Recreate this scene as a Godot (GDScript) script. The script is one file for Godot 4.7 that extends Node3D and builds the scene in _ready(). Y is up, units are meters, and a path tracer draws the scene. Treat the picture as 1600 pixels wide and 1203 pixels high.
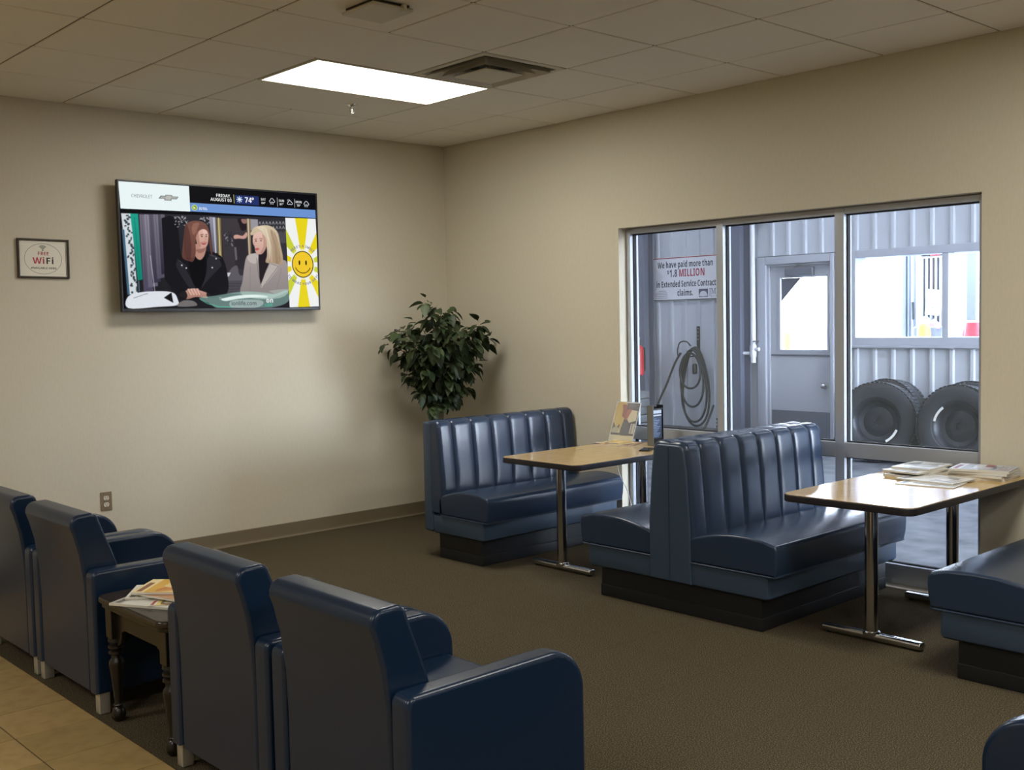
extends Node3D
# Waiting lounge of a car dealership. World: x = 0 is the window wall, z = 0 the wall with the television, y = 0 the floor.

const H := 2.9017           # ceiling height
const TX := 0.6096          # ceiling grid along x
const TZ := 0.6275          # ceiling grid along z
const GX := 5.4             # far wall of the workshop
var rng := RandomNumberGenerator.new()
var M := {}                 # materials
var names := {}

# ------------------------------------------------------------------ nodes
func numbered(n: String) -> String:
	names[n] = names.get(n, -1) + 1
	return n if names[n] == 0 else "%s_%03d" % [n, names[n]]

func tag(o: Node3D, label: String, cat := "", group := "", kind := "") -> Node3D:
	if label: o.set_meta("label", label)
	if cat: o.set_meta("category", cat)
	if group: o.set_meta("group", group)
	if kind: o.set_meta("kind", kind)
	return o

func thing(called: String, label: String, cat: String, at := Vector3.ZERO, turn := 0.0, group := "") -> Node3D:
	var o := Node3D.new()
	o.name = numbered(called)
	add_child(o)
	o.position = at
	o.rotation.y = turn
	tag(o, label, cat, group)
	return o

func mi(called: String, mesh: Mesh, mat: Material, parent: Node3D = null, at := Vector3.ZERO, rot := Vector3.ZERO) -> MeshInstance3D:
	var o := MeshInstance3D.new()
	o.name = called if parent else numbered(called)
	o.mesh = mesh
	o.material_override = mat
	o.cast_shadow = GeometryInstance3D.SHADOW_CASTING_SETTING_ON
	(parent if parent else self).add_child(o, true)
	o.position = at
	o.rotation = rot
	return o

func struct(called: String, mesh: Mesh, mat: Material, label: String, at := Vector3.ZERO) -> MeshInstance3D:
	var o := mi(called, mesh, mat, null, at)
	tag(o, label, "", "", "structure")
	return o

func dup(src: Node3D, at: Vector3, turn: float, label: String) -> Node3D:
	var r: Node3D = src.duplicate()
	r.name = numbered(String(src.name).rstrip("0123456789").trim_suffix("_"))
	add_child(r)
	r.position = at
	r.rotation.y = turn
	r.set_meta("label", label)
	return r

# ------------------------------------------------------------------ meshes
class Soup:
	var v := PackedVector3Array()
	var uv := PackedVector2Array()
	func tri(a: Vector3, b: Vector3, c: Vector3, ua := Vector2.ZERO, ub := Vector2.ZERO, uc := Vector2.ZERO) -> void:
		if (b - a).cross(c - a).length_squared() < 1e-16: return
		v.append(a); v.append(b); v.append(c)
		uv.append(ua); uv.append(ub); uv.append(uc)
	func quad(a: Vector3, b: Vector3, c: Vector3, d: Vector3, ua := Vector2(0, 0), ub := Vector2(1, 0), uc := Vector2(1, 1), ud := Vector2(0, 1)) -> void:
		tri(a, b, c, ua, ub, uc)
		tri(a, c, d, ua, uc, ud)
	func add(o: Soup, t := Transform3D()) -> Soup:
		for p in o.v: v.append(t * p)
		uv.append_array(o.uv)
		return self
	func mesh(angle := 40.0, closed := true) -> ArrayMesh:
		var n := v.size()
		if closed:
			var vol := 0.0
			for i in range(0, n, 3): vol += v[i].dot(v[i + 1].cross(v[i + 2]))
			if vol > 0:
				for i in range(0, n, 3):
					var a := v[i + 1]; v[i + 1] = v[i + 2]; v[i + 2] = a
					var b := uv[i + 1]; uv[i + 1] = uv[i + 2]; uv[i + 2] = b
		var fn := PackedVector3Array()
		fn.resize(n / 3)
		var by := {}
		for i in range(0, n, 3):
			fn[i / 3] = (v[i + 2] - v[i]).cross(v[i + 1] - v[i])
			for k in 3:
				var key := Vector3i((v[i + k] * 20000.0).round())
				if by.has(key): by[key].append(i / 3)
				else: by[key] = [i / 3]
		var cosine := cos(deg_to_rad(angle))
		var nn := PackedVector3Array()
		nn.resize(n)
		for i in n:
			var f := fn[i / 3].normalized()
			var s := Vector3.ZERO
			for j in by[Vector3i((v[i] * 20000.0).round())]:
				if fn[j].normalized().dot(f) >= cosine: s += fn[j]
			nn[i] = s.normalized() if s.length_squared() > 0 else f
		var arr := []
		arr.resize(Mesh.ARRAY_MAX)
		arr[Mesh.ARRAY_VERTEX] = v
		arr[Mesh.ARRAY_NORMAL] = nn
		arr[Mesh.ARRAY_TEX_UV] = uv
		var m := ArrayMesh.new()
		m.add_surface_from_arrays(Mesh.PRIMITIVE_TRIANGLES, arr)
		return m

func box(lo: Vector3, hi: Vector3, b := 0.0) -> Soup:
	# a box with chamfered edges
	var s := Soup.new()
	var c := (lo + hi) / 2
	var h := (hi - lo) / 2
	b = minf(b, minf(h.x, minf(h.y, h.z)) * 0.95)
	var p := func(sx: int, sy: int, sz: int, ax: int) -> Vector3:
		var q := Vector3(sx * (h.x - b), sy * (h.y - b), sz * (h.z - b))
		q[ax] = [sx, sy, sz][ax] * h[ax]
		return c + q
	for ax in 3:
		for g in [-1, 1]:
			var k: Array = []
			for e in [[-1, -1], [1, -1], [1, 1], [-1, 1]]:
				var t := [0, 0, 0]
				t[ax] = g; t[(ax + 1) % 3] = e[0]; t[(ax + 2) % 3] = e[1]
				k.append(p.call(t[0], t[1], t[2], ax))
			if g == 1: s.quad(k[0], k[1], k[2], k[3])
			else: s.quad(k[3], k[2], k[1], k[0], Vector2(0, 1), Vector2(1, 1), Vector2(1, 0), Vector2(0, 0))
	if b > 0:
		for ax in 3:   # edges along axis ax
			var u := (ax + 1) % 3
			var w := (ax + 2) % 3
			for e in [[-1, -1], [1, -1], [1, 1], [-1, 1]]:
				var t0 := [0, 0, 0]; t0[ax] = -1; t0[u] = e[0]; t0[w] = e[1]
				var t1 := t0.duplicate(); t1[ax] = 1
				var a0: Vector3 = p.call(t0[0], t0[1], t0[2], u)
				var a1: Vector3 = p.call(t1[0], t1[1], t1[2], u)
				var b0: Vector3 = p.call(t0[0], t0[1], t0[2], w)
				var b1: Vector3 = p.call(t1[0], t1[1], t1[2], w)
				if e[0] * e[1] > 0: s.quad(a0, b0, b1, a1)
				else: s.quad(a0, a1, b1, b0)
		for sx in [-1, 1]:
			for sy in [-1, 1]:
				for sz in [-1, 1]:
					var a: Vector3 = p.call(sx, sy, sz, 0)
					var d: Vector3 = p.call(sx, sy, sz, 1)
					var e: Vector3 = p.call(sx, sy, sz, 2)
					if sx * sy * sz > 0: s.tri(a, d, e)
					else: s.tri(a, e, d)
	return s

func bm(lo: Vector3, hi: Vector3, b := 0.0, angle := 50.0) -> ArrayMesh:
	return box(lo, hi, b).mesh(angle)

func boxes(list: Array, b := 0.0) -> ArrayMesh:
	var s := Soup.new()
	for k in list: s.add(box(k[0], k[1], b))
	return s.mesh(50.0)

func ring_inset(p: PackedVector2Array, d: float) -> PackedVector2Array:
	# moves every corner of a counter-clockwise outline inward
	var r := PackedVector2Array()
	var n := p.size()
	for i in n:
		var a := (p[i] - p[(i + n - 1) % n]).normalized()
		var b := (p[(i + 1) % n] - p[i]).normalized()
		var m := (Vector2(-a.y, a.x) + Vector2(-b.y, b.x))
		if m.length() < 1e-6: m = Vector2(-a.y, a.x)
		m = m.normalized()
		var k := d / maxf(0.5, m.dot(Vector2(-a.y, a.x)))
		r.append(p[i] + m * k)
	return r

func ccw(p: PackedVector2Array) -> PackedVector2Array:
	var a := 0.0
	for i in p.size(): a += p[i].cross(p[(i + 1) % p.size()])
	if a < 0:
		var q := p.duplicate(); q.reverse(); return q
	return p

func slab(p: PackedVector2Array, w0: float, w1: float, b := 0.01, seg := 4) -> Soup:
	# an outline in (x, y) extruded along z from w0 to w1, its edges rounded with radius b
	p = ccw(p)
	var s := Soup.new()
	var n := p.size()
	var rings := []
	for i in seg + 1:
		var t := PI / 2 * i / seg
		rings.append([ring_inset(p, b * (1 - sin(t))), w0 + b * (1 - cos(t))])
	for i in seg + 1:
		var t := PI / 2 * (seg - i) / seg
		rings.append([ring_inset(p, b * (1 - sin(t))), w1 - b * (1 - cos(t))])
	for k in rings.size() - 1:
		var A: PackedVector2Array = rings[k][0]
		var B: PackedVector2Array = rings[k + 1][0]
		var za: float = rings[k][1]
		var zb: float = rings[k + 1][1]
		for i in n:
			var j := (i + 1) % n
			s.quad(Vector3(A[i].x, A[i].y, za), Vector3(A[j].x, A[j].y, za), Vector3(B[j].x, B[j].y, zb), Vector3(B[i].x, B[i].y, zb))
	for e in [[rings[0], false], [rings[-1], true]]:
		var q: PackedVector2Array = e[0][0]
		var z: float = e[0][1]
		var t := Geometry2D.triangulate_polygon(q)
		for i in range(0, t.size(), 3):
			var a := Vector3(q[t[i]].x, q[t[i]].y, z)
			var c := Vector3(q[t[i + 1]].x, q[t[i + 1]].y, z)
			var d := Vector3(q[t[i + 2]].x, q[t[i + 2]].y, z)
			var up := (c - a).cross(d - a).z > 0
			if up == e[1]: s.tri(a, c, d)
			else: s.tri(a, d, c)
	return s

func arc(c: Vector2, r: float, a0: float, a1: float, n: int) -> PackedVector2Array:
	var p := PackedVector2Array()
	for i in n + 1:
		var t := deg_to_rad(lerpf(a0, a1, float(i) / n))
		p.append(c + Vector2(cos(t), sin(t)) * r)
	return p

func round_rect(w: float, h: float, r: float, n := 5) -> PackedVector2Array:
	var p := PackedVector2Array()
	for q in [[1, -1, -90], [1, 1, 0], [-1, 1, 90], [-1, -1, 180]]:
		p.append_array(arc(Vector2(q[0] * (w / 2 - r), q[1] * (h / 2 - r)), r, q[2], q[2] + 90, n))
	return p

func flat_slab(p: PackedVector2Array, y0: float, y1: float, b := 0.003, seg := 2) -> Soup:
	# outline in (x, -z) laid flat between heights y0 and y1
	var s := slab(p, y0, y1, b, seg)
	var o := Soup.new()
	return o.add(s, Transform3D(Basis(Vector3(1, 0, 0), Vector3(0, 0, -1), Vector3(0, 1, 0)), Vector3.ZERO))

func lathe(prof: PackedVector2Array, n := 20) -> Soup:
	# profile (radius, height) spun about y
	var s := Soup.new()
	for i in n:
		var a := TAU * i / n
		var b := TAU * (i + 1) / n
		for k in prof.size() - 1:
			var p := prof[k]
			var q := prof[k + 1]
			s.quad(Vector3(p.x * cos(a), p.y, p.x * sin(a)), Vector3(p.x * cos(b), p.y, p.x * sin(b)), Vector3(q.x * cos(b), q.y, q.x * sin(b)), Vector3(q.x * cos(a), q.y, q.x * sin(a)))
	return s

func tube(pts: PackedVector3Array, r: float, n := 8, r1 := -1.0) -> Soup:
	var s := Soup.new()
	if r1 < 0: r1 = r
	var rings := []
	var up := Vector3.UP
	for i in pts.size():
		var d := (pts[mini(i + 1, pts.size() - 1)] - pts[maxi(i - 1, 0)]).normalized()
		if absf(d.dot(up)) > 0.95: up = Vector3.RIGHT if absf(d.x) < 0.9 else Vector3.BACK
		var u := up.slide(d).normalized()
		up = u
		var w := d.cross(u)
		var rr := lerpf(r, r1, float(i) / (pts.size() - 1))
		var ring := PackedVector3Array()
		for k in n: ring.append(pts[i] + (u * cos(TAU * k / n) + w * sin(TAU * k / n)) * rr)
		rings.append(ring)
	for i in rings.size() - 1:
		for k in n:
			var j := (k + 1) % n
			s.quad(rings[i][k], rings[i][j], rings[i + 1][j], rings[i + 1][k])
	for k in range(1, n - 1):
		s.tri(rings[0][0], rings[0][k + 1], rings[0][k])
		s.tri(rings[-1][0], rings[-1][k], rings[-1][k + 1])
	return s

func spline(pts: Array, n := 6) -> PackedVector3Array:
	var r := PackedVector3Array()
	for i in pts.size() - 1:
		var a: Vector3 = pts[maxi(i - 1, 0)]
		var b: Vector3 = pts[i]
		var c: Vector3 = pts[i + 1]
		var d: Vector3 = pts[mini(i + 2, pts.size() - 1)]
		for k in n: r.append(b.cubic_interpolate(c, a, d, float(k) / n))
	r.append(pts[-1])
	return r

func plate(w: float, h: float) -> ArrayMesh:
	# a printed sheet, upright in x and y, facing +z, 1 mm thick
	var s := Soup.new()
	var x := w / 2
	var y := h / 2
	s.quad(Vector3(-x, -y, 0), Vector3(x, -y, 0), Vector3(x, y, 0), Vector3(-x, y, 0), Vector2(0, 1), Vector2(1, 1), Vector2(1, 0), Vector2(0, 0))
	var e := Vector2(0.01, 0.01)
	var d := -0.001
	s.quad(Vector3(x, -y, d), Vector3(-x, -y, d), Vector3(-x, y, d), Vector3(x, y, d), e, e, e, e)
	s.quad(Vector3(-x, -y, d), Vector3(x, -y, d), Vector3(x, -y, 0), Vector3(-x, -y, 0), e, e, e, e)
	s.quad(Vector3(x, y, d), Vector3(-x, y, d), Vector3(-x, y, 0), Vector3(x, y, 0), e, e, e, e)
	s.quad(Vector3(x, -y, d), Vector3(x, y, d), Vector3(x, y, 0), Vector3(x, -y, 0), e, e, e, e)
	s.quad(Vector3(-x, y, d), Vector3(-x, -y, d), Vector3(-x, -y, 0), Vector3(-x, y, 0), e, e, e, e)
	return s.mesh(20.0)

# ------------------------------------------------------------------ print
class Canvas:
	var w: int
	var h: int
	var d := PackedFloat32Array()
	var fonts := {}
	func _init(w_: int, h_: int, c: Color) -> void:
		w = w_; h = h_
		d.resize(w * h * 3)
		for i in w * h:
			d[i * 3] = c.r; d[i * 3 + 1] = c.g; d[i * 3 + 2] = c.b
	func dot(x: int, y: int, c: Color, a: float) -> void:
		var i := (y * w + x) * 3
		d[i] += (c.r - d[i]) * a
		d[i + 1] += (c.g - d[i + 1]) * a
		d[i + 2] += (c.b - d[i + 2]) * a
	func poly(p: PackedVector2Array, c: Color, alpha := 1.0, c2 := Color(0, 0, 0, 0)) -> void:
		var y0 := INF
		var y1 := -INF
		for q in p:
			y0 = minf(y0, q.y); y1 = maxf(y1, q.y)
		var n := p.size()
		var cov := PackedFloat32Array()
		cov.resize(w)
		for y in range(maxi(0, floori(y0)), mini(h - 1, floori(y1)) + 1):
			cov.fill(0.0)
			var lo := w
			var hi := -1
			for sub in 3:
				var yy := y + (sub + 0.5) / 3.0
				var xs: Array[float] = []
				for i in n:
					var a := p[i]
					var b := p[(i + 1) % n]
					if (a.y <= yy) != (b.y <= yy): xs.append(a.x + (yy - a.y) / (b.y - a.y) * (b.x - a.x))
				xs.sort()
				for k in range(0, xs.size() - 1, 2):
					var xa := clampf(xs[k], 0, w)
					var xb := clampf(xs[k + 1], 0, w)
					if xb <= xa: continue
					var ia := mini(floori(xa), w - 1)
					var ib := mini(floori(xb), w - 1)
					lo = mini(lo, ia); hi = maxi(hi, ib)
					if ia == ib: cov[ia] += (xb - xa) / 3.0
					else:
						cov[ia] += (ia + 1 - xa) / 3.0
						cov[ib] += (xb - ib) / 3.0
						for x in range(ia + 1, ib): cov[x] += 1.0 / 3.0
			var col := c if c2.a == 0 else c.lerp(c2, clampf((y - y0) / maxf(1.0, y1 - y0), 0, 1))
			for x in range(lo, hi + 1):
				if cov[x] > 0: dot(x, y, col, minf(1.0, cov[x]) * alpha)
	func rect(x0: float, y0: float, x1: float, y1: float, c: Color, alpha := 1.0, c2 := Color(0, 0, 0, 0)) -> void:
		poly(PackedVector2Array([Vector2(x0, y0), Vector2(x1, y0), Vector2(x1, y1), Vector2(x0, y1)]), c, alpha, c2)
	func oval(c: Vector2, rx: float, ry: float, col: Color, alpha := 1.0, tilt := 0.0) -> void:
		var p := PackedVector2Array()
		for i in 28:
			p.append(c + Vector2(cos(TAU * i / 28) * rx, sin(TAU * i / 28) * ry).rotated(tilt))
		poly(p, col, alpha)
	func line(pts: PackedVector2Array, wd: float, c: Color, alpha := 1.0) -> void:
		for i in pts.size() - 1:
			var a := pts[i]
			var b := pts[i + 1]
			var nrm := (b - a).normalized().orthogonal() * wd / 2
			poly(PackedVector2Array([a + nrm, b + nrm, b - nrm, a - nrm]), c, alpha)
	func blob(pts: PackedVector2Array, c: Color, alpha := 1.0, c2 := Color(0, 0, 0, 0)) -> void:
		var r := PackedVector2Array()
		var n := pts.size()
		for i in n:
			for k in 5:
				r.append(pts[i].cubic_interpolate(pts[(i + 1) % n], pts[(i + n - 1) % n], pts[(i + 2) % n], k / 5.0))
		poly(r, c, alpha, c2)
	func glyphs(t: String, bold: bool, serif: bool) -> Array:
		var tm := TextMesh.new()
		var key := "%s%s" % [bold, serif]
		if not fonts.has(key):
			var f := SystemFont.new()
			f.font_names = PackedStringArray(["Droid Serif" if serif else "Droid Sans"])
			f.font_weight = 700 if bold else 400
			fonts[key] = f
		tm.font = fonts[key]
		tm.text = t
		tm.font_size = 32
		tm.pixel_size = 1.0
		tm.depth = 1.0
		tm.horizontal_alignment = HORIZONTAL_ALIGNMENT_LEFT
		var a := tm.surface_get_arrays(0)
		return [a[Mesh.ARRAY_VERTEX], a[Mesh.ARRAY_INDEX], tm.get_aabb().end.x]
	func text(t: String, xf: Transform2D, c: Color, bold := true, serif := false, alpha := 1.0) -> float:
		# xf maps units of cap height (y up, baseline 0) to pixels; returns the advance in cap heights
		var g := glyphs(t, bold, serif)
		var vs: PackedVector3Array = g[0]
		var ix: PackedInt32Array = g[1]
		var mask := {}
		for i in range(0, ix.size(), 3):
			if vs[ix[i]].z < 0.4 or vs[ix[i + 1]].z < 0.4 or vs[ix[i + 2]].z < 0.4: continue
			var q: Array[Vector2] = []
			for k in 3:
				var p := vs[ix[i + k]]
				q.append(xf * Vector2(p.x / 23.0, (p.y + 11.0) / 23.0))
			cover(q, mask)
		for key in mask:
			if key.x >= 0 and key.y >= 0 and key.x < w and key.y < h: dot(key.x, key.y, c, clampf(mask[key] * alpha, 0, 1))
		return g[2] / 23.0
	func cover(p: Array[Vector2], mask: Dictionary) -> void:
		var y0 := minf(p[0].y, minf(p[1].y, p[2].y))
		var y1 := maxf(p[0].y, maxf(p[1].y, p[2].y))
		for y in range(floori(y0), floori(y1) + 1):
			for sub in 4:
				var yy := y + (sub + 0.5) / 4.0
				var xa := INF
				var xb := -INF
				for i in 3:
					var a := p[i]
					var b := p[(i + 1) % 3]
					if (a.y <= yy) != (b.y <= yy):
						var x := a.x + (yy - a.y) / (b.y - a.y) * (b.x - a.x)
						xa = minf(xa, x); xb = maxf(xb, x)
				if xb <= xa: continue
				for x in range(floori(xa), floori(xb) + 1):
					var f := (minf(xb, x + 1) - maxf(xa, x)) / 4.0
					var key := Vector2i(x, y)
					mask[key] = mask.get(key, 0.0) + f
	func words(t: String, x: float, y: float, cap: float, c: Color, bold := true, xs := 1.0, anchor := 0.0, serif := false, alpha := 1.0) -> void:
		# baseline at y; anchor 0 left, 0.5 centre, 1 right
		var adv: float = glyphs(t, bold, serif)[2] / 23.0 * cap * xs
		text(t, Transform2D(Vector2(cap * xs, 0), Vector2(0, -cap), Vector2(x - adv * anchor, y)), c, bold, serif, alpha)
	func soften(x0: int, y0: int, x1: int, y1: int, r: int, grain: float) -> void:
		# a broadcast picture is never razor sharp: box blur both ways, then a little grain
		for pass_ in 2:
			var n := x1 - x0 if pass_ == 0 else y1 - y0
			var step := 3 if pass_ == 0 else w * 3
			var buf := PackedFloat32Array()
			buf.resize(n * 3)
			for line_ in (y1 - y0 if pass_ == 0 else x1 - x0):
				var start := ((y0 + line_) * w + x0) * 3 if pass_ == 0 else (y0 * w + x0 + line_) * 3
				for ch in 3:
					var acc := 0.0
					for k in range(-r, r + 1): acc += d[start + clampi(k, 0, n - 1) * step + ch]
					for i in n:
						buf[i * 3 + ch] = acc / (2 * r + 1)
						acc += d[start + mini(i + r + 1, n - 1) * step + ch] - d[start + maxi(i - r, 0) * step + ch]
				for i in n:
					for ch in 3: d[start + i * step + ch] = buf[i * 3 + ch]
		var rg := RandomNumberGenerator.new()
		rg.seed = 3
		for y in range(y0, y1):
			for x in range(x0, x1):
				var k := rg.randf_range(1.0 - grain, 1.0 + grain)
				var i := (y * w + x) * 3
				d[i] *= k; d[i + 1] *= k; d[i + 2] *= k
	func image() -> Image:
		var b := PackedByteArray()
		b.resize(w * h * 3)
		for i in w * h * 3: b[i] = clampi(roundi(d[i] * 255.0), 0, 255)
		return Image.create_from_data(w, h, false, Image.FORMAT_RGB8, b)
	func texture() -> ImageTexture:
		return ImageTexture.create_from_image(image())

func c8(r: int, g: int, b: int) -> Color:
	return Color(r / 255.0, g / 255.0, b / 255.0)

# ------------------------------------------------------------------ materials
func mat(c: Color, rough := 0.6, metal := 0.0, spec := 0.5) -> StandardMaterial3D:
	var m := StandardMaterial3D.new()
	m.albedo_color = c
	m.roughness = rough
	m.metallic = metal
	m.metallic_specular = spec
	return m

func noise_tex(freq: float, oct: int, size: int, ramp: Array, sd := 1, kind := FastNoiseLite.TYPE_SIMPLEX_SMOOTH) -> NoiseTexture2D:
	var n := FastNoiseLite.new()
	n.noise_type = kind
	n.frequency = freq
	n.fractal_octaves = oct
	n.seed = sd
	var t := NoiseTexture2D.new()
	t.width = size; t.height = size
	t.seamless = true
	t.noise = n
	if ramp:
		var g := Gradient.new()
		g.offsets = PackedFloat32Array([0.0, 0.5, 1.0])
		g.colors = PackedColorArray(ramp)
		t.color_ramp = g
	return t

func world_tex(m: StandardMaterial3D, scale: Vector3) -> void:
	m.uv1_triplanar = true
	m.uv1_world_triplanar = true
	m.uv1_scale = scale

func bumped(m: StandardMaterial3D, freq: float, cm: float, scale: float, sd := 3) -> StandardMaterial3D:
	m.heightmap_enabled = true
	m.heightmap_texture = noise_tex(freq, 3, 256, [], sd)
	m.heightmap_scale = cm
	world_tex(m, Vector3.ONE * scale)
	return m

func make_materials() -> void:
	var w := mat(c8(206, 198, 178), 0.75, 0, 0.35)
	w.albedo_texture = noise_tex(0.03, 3, 256, [Color(0.975, 0.975, 0.97), Color(0.99, 0.99, 0.985), Color(1, 1, 1)], 5)
	bumped(w, 0.09, 0.012, 6.0)
	w.uv1_scale = Vector3(9.0, 2.2, 9.0)
	M.wall = w
	M.ceiling = bumped(mat(c8(232, 227, 216), 0.9, 0, 0.2), 0.2, 0.03, 3.0, 8)
	M.grid = mat(c8(118, 108, 88), 0.7)
	M.plenum = mat(c8(60, 55, 48), 0.9)
	M.base = mat(c8(118, 106, 84), 0.55)
	var c := mat(Color.WHITE, 0.95, 0, 0.15)
	c.albedo_texture = noise_tex(0.16, 3, 512, [c8(28, 25, 20), c8(75, 67, 52), c8(140, 128, 102)], 11)
	c.heightmap_enabled = true
	c.heightmap_texture = noise_tex(0.4, 2, 512, [], 12)
	c.heightmap_scale = 0.06
	world_tex(c, Vector3.ONE * 1.9)
	M.carpet = c
	M.grout = mat(c8(92, 76, 46), 0.9)
	M.tiles = []
	for k in 4:
		var t := mat(c8(170 + k * 4, 146 + k * 3, 96 + k * 3), 0.42, 0, 0.4)
		t.albedo_texture = noise_tex(0.02, 4, 256, [Color(0.9, 0.88, 0.85), Color(0.97, 0.97, 0.97), Color(1, 1, 1)], 20 + k)
		world_tex(t, Vector3.ONE * 2.0)
		M.tiles.append(t)
	M.booth = bumped(mat(c8(40, 55, 76), 0.27, 0, 0.5), 0.06, 0.012, 9.0, 31)
	M.booth_hazed = bumped(mat(c8(56, 73, 92), 0.36, 0, 0.5), 0.06, 0.012, 9.0, 31)  # paler copy of the booth vinyl, lens haze put into its colour
	M.toe = mat(c8(20, 21, 23), 0.55)
	M.chair = bumped(mat(c8(17, 38, 63), 0.28, 0, 0.45), 0.08, 0.014, 9.0, 33)
	M.piping = mat(c8(44, 56, 74), 0.35)
	var l := mat(Color.WHITE, 0.12, 0, 0.5)
	l.albedo_texture = noise_tex(0.012, 4, 512, [c8(186, 154, 102), c8(198, 168, 114), c8(208, 180, 126)], 41)
	world_tex(l, Vector3(0.9, 2, 7.0))
	M.laminate = l
	M.edge = mat(c8(34, 32, 36), 0.4)
	M.chrome = mat(c8(200, 200, 200), 0.16, 1.0)
	M.steel = mat(c8(172, 170, 164), 0.3, 1.0)
	M.leg_metal = mat(c8(196, 192, 182), 0.28, 0.6)
	M.alu = mat(c8(180, 184, 190), 0.34, 0.4)
	M.black = mat(c8(16, 16, 18), 0.35)
	M.gasket = mat(c8(18, 18, 20), 0.6)
	M.white = mat(c8(225, 224, 218), 0.5)
	M.paper = mat(c8(214, 210, 198), 0.7)
	var g := mat(Color(0.9, 0.95, 0.95, 0.04), 0.0, 0, 0.26)
	g.transparency = BaseMaterial3D.TRANSPARENCY_ALPHA
	M.glass = g
	var ac := mat(Color(0.9, 0.93, 0.95, 0.12), 0.05, 0, 0.5)
	ac.transparency = BaseMaterial3D.TRANSPARENCY_ALPHA
	M.acrylic = ac
	var lens := mat(c8(250, 250, 245), 0.5)
	lens.emission_enabled = true
	lens.emission = c8(255, 250, 236)
	lens.emission_energy_multiplier = 2.2
	M.lens = lens
	M.vent = mat(c8(198, 192, 176), 0.5)
	M.dark_wood = mat(c8(24, 20, 17), 0.28)
	var tw := mat(Color.WHITE, 0.25)
	tw.albedo_texture = noise_tex(0.02, 4, 256, [c8(34, 27, 21), c8(42, 34, 27), c8(52, 42, 33)], 44)
	world_tex(tw, Vector3(8, 2, 1.2))
	M.table_wood = tw
	# workshop
	M.metal_wall = mat(c8(192, 197, 205), 0.75, 0, 0.3)
	M.door_paint = bumped(mat(c8(176, 180, 187), 0.45), 0.05, 0.02, 4.0, 51)
	M.frame_paint = mat(c8(176, 180, 190), 0.45)
	M.beam = mat(c8(96, 101, 118), 0.5)
	var co := mat(Color.WHITE, 0.7, 0, 0.3)
	co.albedo_texture = noise_tex(0.01, 5, 512, [c8(78, 81, 86), c8(106, 109, 114), c8(126, 129, 133)], 55)
	world_tex(co, Vector3.ONE * 0.6)
	M.concrete = co
	M.rubber = bumped(mat(c8(36, 39, 46), 0.7), 0.1, 0.05, 8.0, 57)
	M.rim = mat(c8(34, 37, 46), 0.42, 0.3)
	M.hose = mat(c8(24, 25, 30), 0.5)
	M.kick = mat(c8(120, 124, 134), 0.4, 0.6)
	M.red = mat(c8(190, 22, 40), 0.35)
	M.yellow = mat(c8(238, 205, 50), 0.5)
	M.pipe = mat(c8(215, 217, 222), 0.45)
	# plant
	M.leaves = []
	for k in [[46, 58, 34], [58, 70, 40], [40, 52, 34], [66, 76, 48]]:
		var q := mat(c8(k[0], k[1], k[2]), 0.5, 0, 0.4)
		q.backlight_enabled = true
		q.backlight = c8(20, 26, 10)
		M.leaves.append(q)
	M.bark = bumped(mat(c8(92, 78, 58), 0.85), 0.05, 0.2, 12.0, 61)
	M.pot = mat(c8(70, 52, 40), 0.5)
	M.soil = bumped(mat(c8(52, 44, 30), 0.95), 0.1, 0.3, 12.0, 63)

func printed(t: Texture2D, rough := 0.5) -> StandardMaterial3D:
	var m := mat(Color.WHITE, rough)
	m.albedo_texture = t
	return m

# ------------------------------------------------------------------ main
func _ready() -> void:
	rng.seed = 7
	setup_view()
	make_materials()
	build_room()
	build_window()
	build_workshop()
	build_ceiling()
	build_booths()
	build_tables()
	build_armchairs()
	build_end_table()
	build_plant()
	build_tv()
	build_wall_things()
	build_table_things()
	build_workshop_things()

func setup_view() -> void:
	var cam := Camera3D.new()
	cam.name = "camera"
	cam.fov = rad_to_deg(2 * atan(601.5 / 1700.34))
	cam.near = 0.05
	cam.far = 200
	cam.transform = Transform3D(Basis.from_euler(Vector3(deg_to_rad(-3.44815), deg_to_rad(-42.42434), deg_to_rad(-1.21043))), Vector3(-5.5411, 1.5234, 6.8147))
	add_child(cam)
	cam.current = true
	var we := WorldEnvironment.new()
	we.name = "environment"
	var e := Environment.new()
	e.background_mode = Environment.BG_SKY
	var sky := Sky.new()
	var sm := ProceduralSkyMaterial.new()   # a bright, thinly overcast day
	sm.sky_top_color = c8(196, 214, 240)
	sm.sky_horizon_color = c8(232, 240, 250)
	sm.ground_horizon_color = c8(190, 192, 192)
	sm.ground_bottom_color = c8(150, 150, 148)
	sm.sky_energy_multiplier = 4.2
	sm.ground_energy_multiplier = 2.0
	sky.sky_material = sm
	e.sky = sky
	e.tonemap_mode = Environment.TONE_MAPPER_LINEAR
	e.tonemap_exposure = 1.3
	e.sdfgi_enabled = true
	e.ssao_enabled = true
	e.ssil_enabled = true
	we.environment = e
	add_child(we)

func area_light(called: String, parent: Node3D, at: Vector3, size: Vector2, energy: float, c: Color) -> void:
	var l := AreaLight3D.new()
	l.name = called
	l.area_size = size
	l.area_normalize_energy = true
	l.light_energy = energy
	l.light_color = c
	l.area_range = 30.0
	l.area_attenuation = 2.0
	l.shadow_enabled = true
	parent.add_child(l, true)
	l.position = at
	l.rotation = Vector3(-PI / 2, 0, 0)

func gx(i: int) -> float:
	return -0.5487 + (i - 5) * TX
func gz(j: int) -> float:
	return 0.6447 + (j - 1) * TZ

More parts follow.
